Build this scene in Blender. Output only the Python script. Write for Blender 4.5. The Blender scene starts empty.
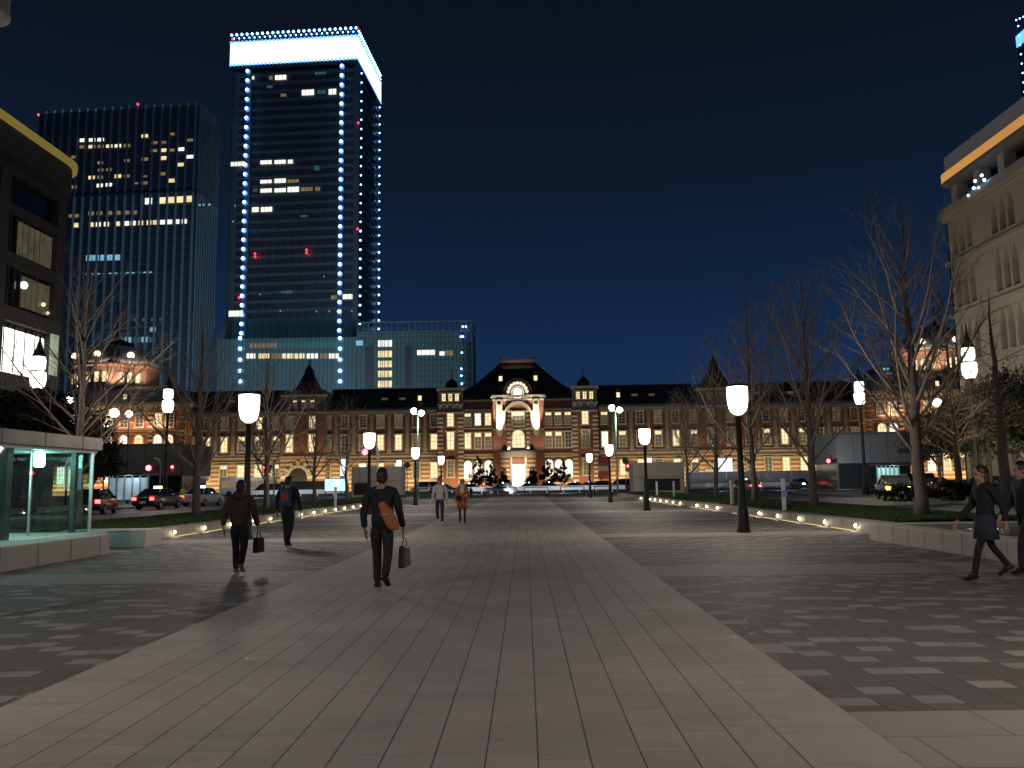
import bpy, bmesh, math, random
from mathutils import Vector, Matrix, Euler
import numpy as np
R = math.radians
PI = math.pi
sc = bpy.context.scene
col = sc.collection

# ------------------------------------------------------------------ helpers
F, CX, HZ, EYE = 828.0, 525.0, 483.0, 1.5
RM = Matrix.Rotation(R(0.8), 3, 'Z') @ Matrix.Rotation(R(90+6.83), 3, 'X') @ Matrix.Rotation(R(-0.85), 3, 'Z')
def ray(px, py): return RM @ Vector((px-512.0, 384.0-py, -F))
def gx(px, D, py=None):              # metres across the avenue for a point of the photo at distance D
    v = ray(px, (HZ-(px-CX)*0.0148) if py is None else py); return v.x*D/v.y
def gz(px, py, D):                   # height at distance D
    v = ray(px, py); return EYE+v.z*D/v.y

def tag(o, label=None, cat=None, group=None, kind=None):
    if label: o['label'] = label
    if cat: o['category'] = cat
    if group: o['group'] = group
    if kind: o['kind'] = kind
    return o

def empty(name, loc=(0, 0, 0), rz=0.0, label=None, cat=None, group=None):
    o = bpy.data.objects.new(name, None)
    o.location = loc; o.rotation_euler = (0, 0, rz)
    o.empty_display_size = 0.3
    col.objects.link(o)
    return tag(o, label, cat, group)

def copy_tree(o, parent=None):
    c = o.copy(); col.objects.link(c)
    if parent is not None: c.parent = parent
    for ch in list(o.children): copy_tree(ch, c)
    return c

class MB:
    def __init__(s): s.v = []; s.f = []; s.m = []; s.sm = []; s.g = []
    def add(s, vs, fs, m=0, smooth=False):
        b = len(s.v); s.g.append((b, len(s.f))); s.v.extend([tuple(p) for p in vs])
        for f in fs:
            s.f.append(tuple(b + i for i in f)); s.m.append(m); s.sm.append(smooth)
        return s
    def box(s, x0, x1, y0, y1, z0, z1, m=0):
        if x1 < x0: x0, x1 = x1, x0
        if y1 < y0: y0, y1 = y1, y0
        return s.add([(x0,y0,z0),(x1,y0,z0),(x1,y1,z0),(x0,y1,z0),(x0,y0,z1),(x1,y0,z1),(x1,y1,z1),(x0,y1,z1)],
                     [(0,3,2,1),(4,5,6,7),(0,1,5,4),(1,2,6,5),(2,3,7,6),(3,0,4,7)], m)
    def quad(s, a, b, c, d, m=0): return s.add([a,b,c,d], [(0,1,2,3)], m)
    def tube(s, p, q, r0, r1=None, n=8, m=0, caps=True, smooth=True):
        if r1 is None: r1 = r0
        p = Vector(p); q = Vector(q); d = (q - p)
        if d.length < 1e-6: return s
        d.normalize()
        a = d.orthogonal().normalized(); b = d.cross(a)
        vs = []
        for c, r in ((p, r0), (q, r1)):
            for i in range(n):
                t = 2*PI*i/n
                vs.append(c + a*(math.cos(t)*r) + b*(math.sin(t)*r))
        s.add(vs, [(i, (i+1) % n, n+(i+1) % n, n+i) for i in range(n)], m, smooth)
        if caps:
            k = len(s.v) - 2*n
            s.f.append(tuple(k+i for i in range(n-1, -1, -1))); s.m.append(m); s.sm.append(False)
            s.f.append(tuple(k+n+i for i in range(n))); s.m.append(m); s.sm.append(False)
        return s
    def path(s, pts, rs, n=6, m=0):
        """one connected tapered tube through points"""
        pts = [Vector(p) for p in pts]
        if not hasattr(rs, '__len__'): rs = [rs]*len(pts)
        ref = None; vs = []
        for i, p in enumerate(pts):
            d = (pts[min(i+1, len(pts)-1)] - pts[max(i-1, 0)]).normalized()
            if ref is None: ref = d.orthogonal().normalized()
            a = (ref - d*ref.dot(d))
            a = a.normalized() if a.length > 1e-4 else d.orthogonal().normalized()
            ref = a; b = d.cross(a)
            for k in range(n):
                t = 2*PI*k/n
                vs.append(p + (a*math.cos(t) + b*math.sin(t))*rs[i])
        fs = []
        for i in range(len(pts)-1):
            for k in range(n):
                fs.append((i*n+k, i*n+(k+1) % n, (i+1)*n+(k+1) % n, (i+1)*n+k))
        fs.append(tuple(range(n-1, -1, -1))); L = (len(pts)-1)*n
        fs.append(tuple(L+k for k in range(n)))
        return s.add(vs, fs, m, True)
    def lathe(s, prof, c=(0,0,0), n=16, m=0, smooth=True, rot=0.0, sx=1.0, sy=1.0):
        vs = []
        for r, z in prof:
            for i in range(n):
                t = 2*PI*i/n + rot
                vs.append((c[0]+r*sx*math.cos(t), c[1]+r*sy*math.sin(t), c[2]+z))
        fs = []
        for j in range(len(prof)-1):
            for i in range(n):
                fs.append((j*n+i, j*n+(i+1) % n, (j+1)*n+(i+1) % n, (j+1)*n+i))
        fs.append(tuple(range(n-1, -1, -1)))
        L = (len(prof)-1)*n
        fs.append(tuple(L+i for i in range(n)))
        return s.add(vs, fs, m, smooth)
    def prism(s, poly, y0, y1, m=0, smooth=False):
        """poly in x,z extruded along y"""
        n = len(poly)
        vs = [(x, y0, z) for x, z in poly] + [(x, y1, z) for x, z in poly]
        fs = [tuple(range(n)), tuple(range(2*n-1, n-1, -1))]
        fs += [(i, n+i, n+(i+1) % n, (i+1) % n) for i in range(n)]
        return s.add(vs, fs, m, smooth)
    def prismx(s, poly, x0, x1, m=0):
        """poly in y,z extruded along x"""
        n = len(poly)
        vs = [(x0, y, z) for y, z in poly] + [(x1, y, z) for y, z in poly]
        fs = [tuple(range(n-1, -1, -1)), tuple(range(n, 2*n))]
        fs += [(i, (i+1) % n, n+(i+1) % n, n+i) for i in range(n)]
        return s.add(vs, fs, m)
    def ball(s, c, r, m=0, nu=10, nv=6, sz=1.0):
        prof = [(max(1e-3, r*math.sin(PI*k/nv)), -r*sz*math.cos(PI*k/nv)) for k in range(nv+1)]
        return s.lathe(prof, c, nu, m)
    def disc(s, c, r, y, m=0, n=20, thick=0.1, r_in=None):
        """disc facing -y"""
        if r_in is None:
            poly = [(c[0]+r*math.cos(2*PI*i/n), c[1]+r*math.sin(2*PI*i/n)) for i in range(n)]
            return s.prism(poly, y, y+thick, m)
        vs = []; fs = []
        for yy in (y, y+thick):
            for rr in (r, r_in):
                for i in range(n):
                    t = 2*PI*i/n; vs.append((c[0]+rr*math.cos(t), yy, c[1]+rr*math.sin(t)))
        for i in range(n):
            j = (i+1) % n
            fs += [(i, j, n+j, n+i), (2*n+i, 3*n+i, 3*n+j, 2*n+j), (i, 2*n+i, 2*n+j, j), (n+i, n+j, 3*n+j, 3*n+i)]
        return s.add(vs, fs, m)
    def mesh(s, name, mats):
        me = bpy.data.meshes.new(name)
        me.from_pydata(s.v, [], s.f)
        for mt in (mats if isinstance(mats, (list, tuple)) else [mats]): me.materials.append(mt)
        me.polygons.foreach_set('material_index', s.m)
        me.polygons.foreach_set('use_smooth', s.sm)
        me.update(); me.validate()
        return me
    def each(s, name, mats, parent=None, bevel=0.0, per=1):
        """every added shape (or run of PER shapes) becomes an object of its own"""
        cuts = s.g[::per]+[(len(s.v), len(s.f))]
        for (v0, f0), (v1, f1) in zip(cuts, cuts[1:]):
            m = MB(); m.v = s.v[v0:v1]; m.f = [tuple(i-v0 for i in f) for f in s.f[f0:f1]]; m.m = s.m[f0:f1]; m.sm = s.sm[f0:f1]
            m.build(name, mats, parent, bevel=bevel)
    def build(s, name, mats, parent=None, loc=(0,0,0), rz=0.0, bevel=0.0):
        me = s.mesh(name, mats)
        bm = bmesh.new(); bm.from_mesh(me); bmesh.ops.recalc_face_normals(bm, faces=bm.faces); bm.to_mesh(me); bm.free()
        return link(name, me, parent, loc, rz, bevel)

def link(name, me, parent=None, loc=(0,0,0), rz=0.0, bevel=0.0):
    o = bpy.data.objects.new(name, me); col.objects.link(o)
    o.location = loc; o.rotation_euler = (0, 0, rz)
    if parent is not None: o.parent = parent
    if bevel:
        b = o.modifiers.new('Bevel', 'BEVEL'); b.width = bevel; b.segments = 2; b.limit_method = 'ANGLE'; b.angle_limit = R(40)
    return o

# ------------------------------------------------------------------ materials
class NT:
    """tiny expression helper over a node tree"""
    def __init__(s, nt): s.nt = nt
    def n(s, t, **kw):
        nd = s.nt.nodes.new(t)
        for k, v in kw.items(): setattr(nd, k, v)
        return nd
    def put(s, sock, v):
        if isinstance(v, bpy.types.NodeSocket): s.nt.links.new(v, sock)
        else: sock.default_value = v
    def math(s, op, a, b=0.0, c=None):
        nd = s.n('ShaderNodeMath', operation=op)
        s.put(nd.inputs[0], a); s.put(nd.inputs[1], b)
        if c is not None: s.put(nd.inputs[2], c)
        return nd.outputs[0]
    def mix(s, f, a, b):
        nd = s.n('ShaderNodeMix', data_type='RGBA'); nd.clamp_factor = True
        s.put(nd.inputs[0], f); s.put(nd.inputs[6], a); s.put(nd.inputs[7], b)
        return nd.outputs[2]
    def comb(s, x, y, z=0.0):
        nd = s.n('ShaderNodeCombineXYZ')
        s.put(nd.inputs[0], x); s.put(nd.inputs[1], y); s.put(nd.inputs[2], z); return nd.outputs[0]
    def wn(s, vec):
        nd = s.n('ShaderNodeTexWhiteNoise', noise_dimensions='3D'); s.put(nd.inputs['Vector'], vec); return nd.outputs['Value']
    def noise(s, vec, scale, detail=3.0, rough=0.55):
        nd = s.n('ShaderNodeTexNoise'); s.put(nd.inputs['Vector'], vec); nd.inputs['Scale'].default_value = scale
        nd.inputs['Detail'].default_value = detail; nd.inputs['Roughness'].default_value = rough; return nd.outputs['Fac']
    def scalec(s, colr, f):
        nd = s.n('ShaderNodeVectorMath', operation='SCALE'); s.put(nd.inputs[0], colr); s.put(nd.inputs['Scale'], f); return nd.outputs[0]
    def bump(s, h, strength=0.3, dist=0.01):
        nd = s.n('ShaderNodeBump'); nd.inputs['Strength'].default_value = strength; nd.inputs['Distance'].default_value = dist
        s.put(nd.inputs['Height'], h); return nd.outputs[0]

def c4(c): return (c[0], c[1], c[2], 1.0)
def base_mat(name):
    m = bpy.data.materials.new(name); m.use_nodes = True
    nt = m.node_tree; b = nt.nodes['Principled BSDF']
    return m, NT(nt), b

def mat(name, c, rough=0.6, metal=0.0, var=0.15, scale=3.0, bump=0.0, bscale=20.0, spec=0.5, coat=0.0):
    m, x, b = base_mat(name)
    pos = x.n('ShaderNodeNewGeometry').outputs['Position']
    if var:
        f = x.noise(pos, scale, 4.0)
        f = x.math('MULTIPLY_ADD', f, 2*var, 1-var)
        x.put(b.inputs['Base Color'], x.scalec(c4(c)[:3], f))
        x.put(b.inputs['Roughness'], x.math('MULTIPLY_ADD', x.noise(pos, scale*2.3), 0.25, max(0.02, rough-0.12)))
    else:
        b.inputs['Base Color'].default_value = c4(c); b.inputs['Roughness'].default_value = rough
    b.inputs['Metallic'].default_value = metal
    b.inputs['Specular IOR Level'].default_value = spec
    b.inputs['Coat Weight'].default_value = coat
    if bump: x.put(b.inputs['Normal'], x.bump(x.noise(pos, bscale, 5.0), bump, 0.02))
    return m

def emit(name, c, s, sample=False, base=(0.05,0.05,0.05), var=0.0, scale=1.0):
    m, x, b = base_mat(name)
    b.inputs['Base Color'].default_value = c4(base)
    b.inputs['Emission Color'].default_value = c4(c)
    b.inputs['Emission Strength'].default_value = s
    b.inputs['Roughness'].default_value = 0.3
    if var:
        pos = x.n('ShaderNodeNewGeometry').outputs['Position']
        f = x.noise(pos, scale, 2.0)
        x.put(b.inputs['Emission Strength'], x.math('MULTIPLY', x.math('MAXIMUM', x.math('MULTIPLY_ADD', f, 4*var, 1-2*var), 0.05), s))
    m.cycles.emission_sampling = 'FRONT_BACK' if sample else 'NONE'
    return m

def paving(name, base, w, l, x0, joint, light=None, prob=0.0, band=None, rough=0.72, stain=0.22, jt=0.0045, seed=0.0):
    m, x, b = base_mat(name)
    pos = x.n('ShaderNodeNewGeometry').outputs['Position']
    sp = x.n('ShaderNodeSeparateXYZ'); x.put(sp.inputs[0], pos); X, Y = sp.outputs[0], sp.outputs[1]
    def cells(w, l, run):
        u = x.math('DIVIDE', x.math('SUBTRACT', X, x0), w); cu = x.math('FLOOR', u); fu = x.math('FRACT', u)
        off = x.math('MULTIPLY', x.wn(x.comb(cu, 3.7+seed, 1.0)), 1.0 if run else 0.0)
        v = x.math('ADD', x.math('DIVIDE', Y, l), off); cv = x.math('FLOOR', v); fv = x.math('FRACT', v)
        du = x.math('MULTIPLY', x.math('MINIMUM', fu, x.math('SUBTRACT', 1.0, fu)), w)
        dv = x.math('MULTIPLY', x.math('MINIMUM', fv, x.math('SUBTRACT', 1.0, fv)), l)
        return cu, cv, du, dv
    cu, cv, du, dv = cells(w, l, True)
    rnd = x.wn(x.comb(cu, cv, 5.0+seed))
    c = x.scalec(base, x.math('MULTIPLY_ADD', rnd, 0.13, 0.935))
    if light is not None:
        # light pavers scattered in a loose diagonal rhythm
        per = round(1/prob); grp = x.math('FLOOR', x.math('DIVIDE', cv, float(per)))
        pos_in = x.math('SUBTRACT', cv, x.math('MULTIPLY', grp, float(per)))
        pick = x.math('FLOOR', x.math('MULTIPLY', x.wn(x.comb(cu, grp, 11.0+seed)), float(per)))
        lw = x.math('LESS_THAN', x.math('ABSOLUTE', x.math('SUBTRACT', pos_in, pick)), 0.5)
        c = x.mix(lw, c, x.scalec(light, x.math('MULTIPLY_ADD', rnd, 0.25, 0.85)))
    ju = x.math('LESS_THAN', du, jt); jv = x.math('MULTIPLY', x.math('LESS_THAN', dv, jt*0.7), 0.55)
    j = x.math('MAXIMUM', ju, jv)
    if band is not None:
        period, start, width, bc = band
        t = x.math('MODULO', x.math('SUBTRACT', Y, start-period*6), period)
        ib = x.math('LESS_THAN', t, width)
        cu2, cv2, du2, dv2 = cells(0.86, 0.535, True)
        t2 = x.math('FRACT', x.math('DIVIDE', t, width/3.0))
        row = x.math('FLOOR', x.math('DIVIDE', t, width/3.0))
        u3 = x.math('ADD', x.math('DIVIDE', X, 0.9), x.math('MULTIPLY', x.wn(x.comb(row, x.math('FLOOR', x.math('DIVIDE', Y, period)), 2.0)), 3.0))
        f3 = x.math('FRACT', u3)
        r3 = x.wn(x.comb(x.math('FLOOR', u3), row, 3.0))
        cb = x.scalec(bc, x.math('MULTIPLY_ADD', r3, 0.16, 0.92))
        j3 = x.math('MAXIMUM', x.math('LESS_THAN', f3, 0.008), x.math('LESS_THAN', t2, 0.012))
        c = x.mix(ib, c, cb); j = x.math('ADD', x.math('MULTIPLY', j, x.math('SUBTRACT', 1.0, ib)), x.math('MULTIPLY', j3, ib))
    st = x.math('MULTIPLY_ADD', x.noise(pos, 0.42, 7.0, 0.68), 1.5, -.25)
    c = x.scalec(c, x.math('MULTIPLY_ADD', st, 2*stain, 1-stain))
    sm = x.n('ShaderNodeMapping'); x.put(sm.inputs[0], pos); sm.inputs['Scale'].default_value = (.7, 3.2, 1)
    c = x.scalec(c, x.math('MULTIPLY_ADD', x.math('GREATER_THAN', x.noise(sm.outputs[0], 0.8, 6.0, .7), .58), -.09, 1.0))
    fine = x.noise(pos, 90.0, 2.0)
    c = x.scalec(c, x.math('MULTIPLY_ADD', fine, 0.3, 0.85))
    # spots of old chewing gum and drips
    vor = x.n('ShaderNodeTexVoronoi'); x.put(vor.inputs['Vector'], pos); vor.inputs['Scale'].default_value = 1.3
    spot = x.math('LESS_THAN', vor.outputs['Distance'], 0.035)
    c = x.mix(x.math('MULTIPLY', spot, 0.4), c, c4([k*0.5 for k in base]))
    c = x.mix(x.math('MULTIPLY', j, 0.85), c, joint+(1,))
    x.put(b.inputs['Base Color'], c)
    # worn granite: sparse polished crystals and shoe-worn patches catch the lamps
    grain = x.math('MULTIPLY', x.math('GREATER_THAN', x.noise(pos, 30.0, 2.0), 0.66), x.math('GREATER_THAN', x.noise(pos, 3.1, 3.0), 0.47))
    rg = x.math('MULTIPLY_ADD', x.noise(pos, 7.0, 4.0), 0.3, rough-0.15)
    x.put(b.inputs['Roughness'], x.math('SUBTRACT', rg, x.math('MULTIPLY', grain, 0.27)))
    x.put(b.inputs['Specular IOR Level'], x.math('MULTIPLY_ADD', grain, 0.1, 0.3))
    h = x.math('ADD', x.math('MULTIPLY', fine, 0.5), x.math('MULTIPLY', j, -2.0))
    x.put(b.inputs['Normal'], x.bump(h, 0.35, 0.003))
    return m

def brick(name, a, bcol, band=None, bandc=(0.5,0.45,0.33), sc_=1.0):
    """brick with mortar rows; band=(period, width) adds horizontal stone courses"""
    m, x, b = base_mat(name)
    pos = x.n('ShaderNodeNewGeometry').outputs['Position']
    sp = x.n('ShaderNodeSeparateXYZ'); x.put(sp.inputs[0], pos); X, Y, Z = sp.outputs
    f = x.noise(pos, 0.8, 5.0)
    rw = x.math('FLOOR', x.math('DIVIDE', Z, 0.11*sc_)); 
    cw = x.math('FLOOR', x.math('ADD', x.math('DIVIDE', X, 0.25*sc_), x.math('MULTIPLY', rw, 0.5)))
    rn = x.wn(x.comb(cw, rw, 1.0))
    c = x.mix(x.math('MULTIPLY_ADD', rn, 0.6, x.math('MULTIPLY', f, 0.4)), c4(a), c4(bcol))
    if band:
        t = x.math('LESS_THAN', x.math('MODULO', x.math('ADD', Z, 50*band[0]), band[0]), band[1])
        c = x.mix(t, c, c4(bandc))
    x.put(b.inputs['Base Color'], c); b.inputs['Roughness'].default_value = 0.75
    return m

M = {}
M['lamp_iron'] = mat('dark_iron', (0.02,0.022,0.02), 0.45, 0.3, 0.2, 8)
M['granite'] = mat('pale_granite', (0.42,0.39,0.36), 0.55, 0, 0.12, 2.0, 0.15, 60)
M['granite_dark'] = mat('kerb_granite', (0.24,0.22,0.2), 0.6, 0, 0.25, 1.6, 0.2, 40)
M['concrete'] = mat('vent_concrete', (0.42,0.4,0.36), 0.8, 0, 0.15, 0.7, 0.2, 15)
M['black_void'] = mat('dark_louvre', (0.015,0.013,0.012), 0.7)
M['asphalt'] = mat('asphalt', (0.055,0.055,0.055), 0.55, 0, 0.25, 0.7, 0.5, 60)
M['paint'] = mat('road_paint', (0.6,0.6,0.57), 0.6, 0, 0.2, 4)
M['soil'] = mat('verge_soil', (0.025,0.04,0.012), 0.95, 0, 0.4, 2)
M['grass'] = mat('grass_blades', (0.035,0.07,0.018), 0.7, 0, 0.45, 1.3)
M['bark'] = mat('ginkgo_bark', (0.14,0.115,0.095), 0.9, 0, 0.35, 6, 0.8, 30)
M['twig'] = mat('twig_bark', (0.24,0.195,0.16), 0.85, 0, 0.3, 6)
M['leaf'] = mat('evergreen_leaf', (0.014,0.019,0.01), 0.85, 0, 0.45, 1.2)
M['white_post'] = mat('white_post_paint', (0.7,0.7,0.68), 0.5)
M['steel'] = mat('brushed_steel', (0.5,0.52,0.53), 0.35, 0.9)
M['slate'] = mat('roof_slate', (0.028,0.028,0.032), 0.5, 0, 0.35, 1.0)
M['slate_blue'] = mat('dome_slate', (0.3,0.31,0.33), 0.42, 0.1, 0.25, 1.0)
M['stone'] = mat('cream_stone', (0.46,0.42,0.33), 0.7, 0, 0.15, 0.8)
M['stone_grey'] = mat('grey_stone', (0.21,0.2,0.175), 0.7, 0, 0.2, 0.6)
M['copper'] = mat('dark_copper', (0.05,0.035,0.03), 0.5, 0.3)
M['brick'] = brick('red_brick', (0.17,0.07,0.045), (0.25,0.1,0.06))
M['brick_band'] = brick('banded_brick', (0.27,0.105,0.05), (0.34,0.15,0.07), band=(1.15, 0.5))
M['win_frame'] = mat('window_frame_paint', (0.5,0.47,0.4), 0.6)
M['pane_bright'] = emit('lit_pane', (1.0,0.78,0.42), 1.25, var=0.3, scale=0.9)
M['pane_white'] = emit('white_lit_pane', (1.0,0.93,0.76), 1.6, var=0.25, scale=0.8)
M['pane_dim'] = emit('dim_curtain_pane', (1.0,0.74,0.4), 0.085, var=0.35, scale=1.2)
M['pane_dark'] = emit('unlit_pane', (0.8,0.75,0.6), 0.012, base=(0.03,0.03,0.035))
# ------------------------------------------------------------------ camera, world
cam = bpy.data.cameras.new('camera'); camo = bpy.data.objects.new('camera', cam); col.objects.link(camo); sc.camera = camo
cam.sensor_width = 36.0; cam.lens = F/1024*36.0; cam.clip_start = 0.1; cam.clip_end = 3000
Rm = Matrix.Rotation(R(0.8), 4, 'Z') @ Matrix.Rotation(R(90+6.83), 4, 'X') @ Matrix.Rotation(R(-0.85), 4, 'Z')
camo.matrix_world = Matrix.Translation((0, 0, EYE)) @ Rm

w = bpy.data.worlds.new('World'); sc.world = w; w.use_nodes = True
x = NT(w.node_tree); bg = w.node_tree.nodes['Background']
tc = x.n('ShaderNodeTexCoord'); sp = x.n('ShaderNodeSeparateXYZ'); x.put(sp.inputs[0], tc.outputs['Generated'])
ramp = x.n('ShaderNodeValToRGB'); x.put(ramp.inputs[0], sp.outputs[2])
cr = ramp.color_ramp; cr.elements[0].position = 0.0; cr.elements[0].color = (0.0105, 0.0345, 0.1, 1)
cr.elements[1].position = 0.14; cr.elements[1].color = (0.008, 0.0262, 0.077, 1)
for p, c in ((0.22, (0.0053,0.0178,0.05,1)), (0.34, (0.0042,0.0107,0.026,1)), (0.5, (0.0036,0.0062,0.0145,1)), (1.0, (0.003,0.0045,0.0085,1))):
    e = cr.elements.new(p); e.color = c
x.put(bg.inputs['Color'], ramp.outputs[0]); bg.inputs['Strength'].default_value = 1.0

sc.view_settings.view_transform = 'Standard'; sc.view_settings.look = 'None'
sc.view_settings.exposure = 0.0; sc.view_settings.gamma = 1.0
sc.render.engine = 'CYCLES'
cy = sc.cycles
cy.use_denoising = True; cy.denoiser = 'OPENIMAGEDENOISE'
cy.max_bounces = 5; cy.diffuse_bounces = 2; cy.glossy_bounces = 3; cy.transmission_bounces = 5; cy.transparent_max_bounces = 10
cy.sample_clamp_indirect = 3.0; cy.use_light_tree = True; cy.caustics_reflective = False; cy.caustics_refractive = False

def light(kind, name, loc, power, c, size=0.2, target=None, size_y=None, spot=None, blend=0.6, rad=0.1):
    L = bpy.data.lights.new(name, kind); L.energy = power; L.color = c
    if kind == 'AREA':
        L.size = size
        if size_y: L.shape = 'RECTANGLE'; L.size_y = size_y
    elif kind == 'SPOT':
        L.spot_size = R(spot or 60); L.spot_blend = blend; L.shadow_soft_size = rad
    else: L.shadow_soft_size = rad
    o = bpy.data.objects.new(name, L); col.objects.link(o); o.location = loc
    if target is not None:
        d = Vector(target) - Vector(loc); o.rotation_euler = d.to_track_quat('-Z', 'Y').to_euler()
    return o

# ------------------------------------------------------------------ ground sheets
MID = -0.82                                # middle of the light avenue strip
def sheet(name, m, x0, x1, y0, y1, z):
    o = MB().quad((x0,y0,z),(x1,y0,z),(x1,y1,z),(x0,y1,z)).build(name, m)
    return tag(o, kind='structure')
M['ground'] = mat('city_ground', (0.07,0.07,0.068), 0.8, 0, 0.3, 0.1)
sheet('ground', M['ground'], -1500, 1500, -300, 2500, -0.02)
sheet('road', M['asphalt'], -34, 33, -40, 215, -0.012)
sheet('cross_road', M['asphalt'], -250, 250, 98, 150, -0.008)
sheet('station_forecourt', M['granite_dark'], -200, 200, 165, 260, -0.004)
M['strip'] = paving('avenue_slab', (0.42,0.39,0.366), 0.286, 0.86, -3.1, (0.035,0.028,0.025), stain=0.3)
M['border'] = paving('border_slab', (0.43,0.4,0.375), 0.577, 0.9, 1.476, (0.035,0.028,0.025), stain=0.3, seed=4.0)
M['borderl'] = paving('border_slab_west', (0.43,0.4,0.375), 0.58, 0.9, -3.68, (0.035,0.028,0.025), stain=0.3, seed=7.0)
M['side'] = paving('dark_paver', (0.14,0.133,0.127), 0.29, 0.215, 2.053, (0.02,0.02,0.02), light=(0.3,0.28,0.268), prob=0.25,
                   band=(9.4, 4.0, 1.6, (0.33,0.3,0.285)), stain=0.2, jt=0.004)
sheet('avenue_paving', M['strip'], -3.1, 1.476, -30, 98, 0.004)
sheet('avenue_border_paving', M['border'], 1.476, 2.053, -30, 98, 0.004)
sheet('avenue_border_paving', M['borderl'], -3.68, -3.1, -30, 98, 0.004)
sheet('side_paving', M['side'], 2.053, 9.5, -30, 98, 0.0)
sheet('side_paving', M['side'], -11.0, -3.68, -30, 98, 0.0)
sheet('side_paving', M['side'], -20, -11.0, -30, 22, 0.0)
sheet('side_paving', M['side'], 9.5, 20, -30, 22.5, 0.0)
# lane markings
mk = MB()
for k in range(16):
    y = 24 + k*7.0
    for xx in (20.0, 24.3): mk.quad((xx,y,-0.004),(xx+.14,y,-0.004),(xx+.14,y+3.2,-0.004),(xx,y+3.2,-0.004))
    for xx in (-21.4, -25.6): mk.quad((xx,y,-0.004),(xx+.14,y,-0.004),(xx+.14,y+3.2,-0.004),(xx,y+3.2,-0.004))
for xx in (16.0, -17.6, 28.3, -29.6): mk.quad((xx,18,-0.004),(xx+.14,18,-0.004),(xx+.14,95,-0.004),(xx,95,-0.004))
for yy in (92, 93.3, 104): 
    mk.quad((16.5,yy,-0.002),(28,yy,-0.002),(28,yy+.45,-0.002),(16.5,yy+.45,-0.002))
    mk.quad((-29,yy,-0.002),(-18,yy,-0.002),(-18,yy+.45,-0.002),(-29,yy+.45,-0.002))
tag(mk.build('road_markings', M['paint']), kind='structure')
# far pavements beyond the carriageways
for nm, x0, x1 in (('pavement', 29.0, 60.0), ('pavement', -60.0, -30.2)):
    o = MB().box(x0, x1, 10, 96, -0.01, 0.12).build(nm, M['granite_dark']); tag(o, kind='structure')

# ------------------------------------------------------------------ verges: granite kerb walls, grass, kerb lights
def verge(sx, x_face, x_road, y0, y1, zt):
    # kerb wall facing the walk: built of stones with fine gaps
    kb = MB(); y = y0
    wdt = 0.55
    a, b_ = (x_face, x_face+sx*wdt)
    rnd = random.Random(5+int(sx))
    while y < y1:
        L = min(1.22, y1-y)
        kb.box(a, b_, y+0.004, y+L-0.004, 0, zt+rnd.uniform(-.006,.006)); y += 1.225
    # roadside kerb
    kb.box(x_road-sx*0.18, x_road, y0, y1, -0.01, 0.17)
    kb.box(a, x_road, y0-.3, y0-0.004, 0, zt); kb.box(a, x_road, y1+0.004, y1+.3, 0, zt)
    tag(kb.build('verge_kerb', M['granite_dark'], bevel=0.012), kind='structure')
    s = MB()
    xi, xo = x_face+sx*(wdt+.002), x_road-sx*0.182
    n = 24
    for k in range(n):
        ya, yb = y0+(y1-y0)*k/n, y0+(y1-y0)*(k+1)/n
        xs = [xi, xi+sx*0.8, (xi+xo)/2, xo-sx*0.6, xo]; zs = [zt-.03, zt+.05, zt+.06, .22, .14]
        for i in range(4): s.quad((xs[i],ya,zs[i]),(xs[i+1],ya,zs[i+1]),(xs[i+1],yb,zs[i+1]),(xs[i],yb,zs[i]))
    tag(s.build('verge_soil', M['soil']), kind='structure')
    return xi, xo
def grass(xi, xo, y0, y1, zt, n, seed):
    rng = np.random.default_rng(seed)
    u = rng.random(n); t = rng.random(n)**1.5
    X = xi+(xo-xi)*u; Y = y0+(y1-y0)*t
    Zb = np.interp(u, [0, .13, .5, .9, 1], [zt-.03, zt+.04, zt+.05, .22, .14])
    size = 1+ (Y-y0)/(y1-y0)*1.6
    h = rng.uniform(.05,.12,n)*(1+.3*(size-1)); wd = rng.uniform(.006,.014,n)*size*1.6
    an = rng.uniform(0, PI, n); lx = rng.normal(0,.035,n); ly = rng.normal(0,.035,n)
    v = np.empty((n,3,3)); 
    v[:,0,:] = np.stack([X-wd*np.cos(an), Y-wd*np.sin(an), Zb],1)
    v[:,1,:] = np.stack([X+wd*np.cos(an), Y+wd*np.sin(an), Zb],1)
    v[:,2,:] = np.stack([X+lx, Y+ly, Zb+h],1)
    me = bpy.data.meshes.new('grass'); me.vertices.add(3*n); me.vertices.foreach_set('co', v.reshape(-1))
    me.loops.add(3*n); me.loops.foreach_set('vertex_index', np.arange(3*n, dtype=np.int32))
    me.polygons.add(n); me.polygons.foreach_set('loop_start', np.arange(0,3*n,3,dtype=np.int32)); me.update(); me.materials.append(M['grass'])
    o = link('grass', me); tag(o, 'short dark green grass on the verge beside the walk', 'grass', kind='stuff')
xi, xo = verge(1, 9.45, 15.6, 22.8, 86, 0.30); grass(xi, xo, 22.8, 86, .3, 90000, 1)
xi, xo = verge(-1, -10.95, -17.2, 23.4, 86, 0.30); grass(xi, xo, 23.4, 86, .3, 90000, 2)

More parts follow.
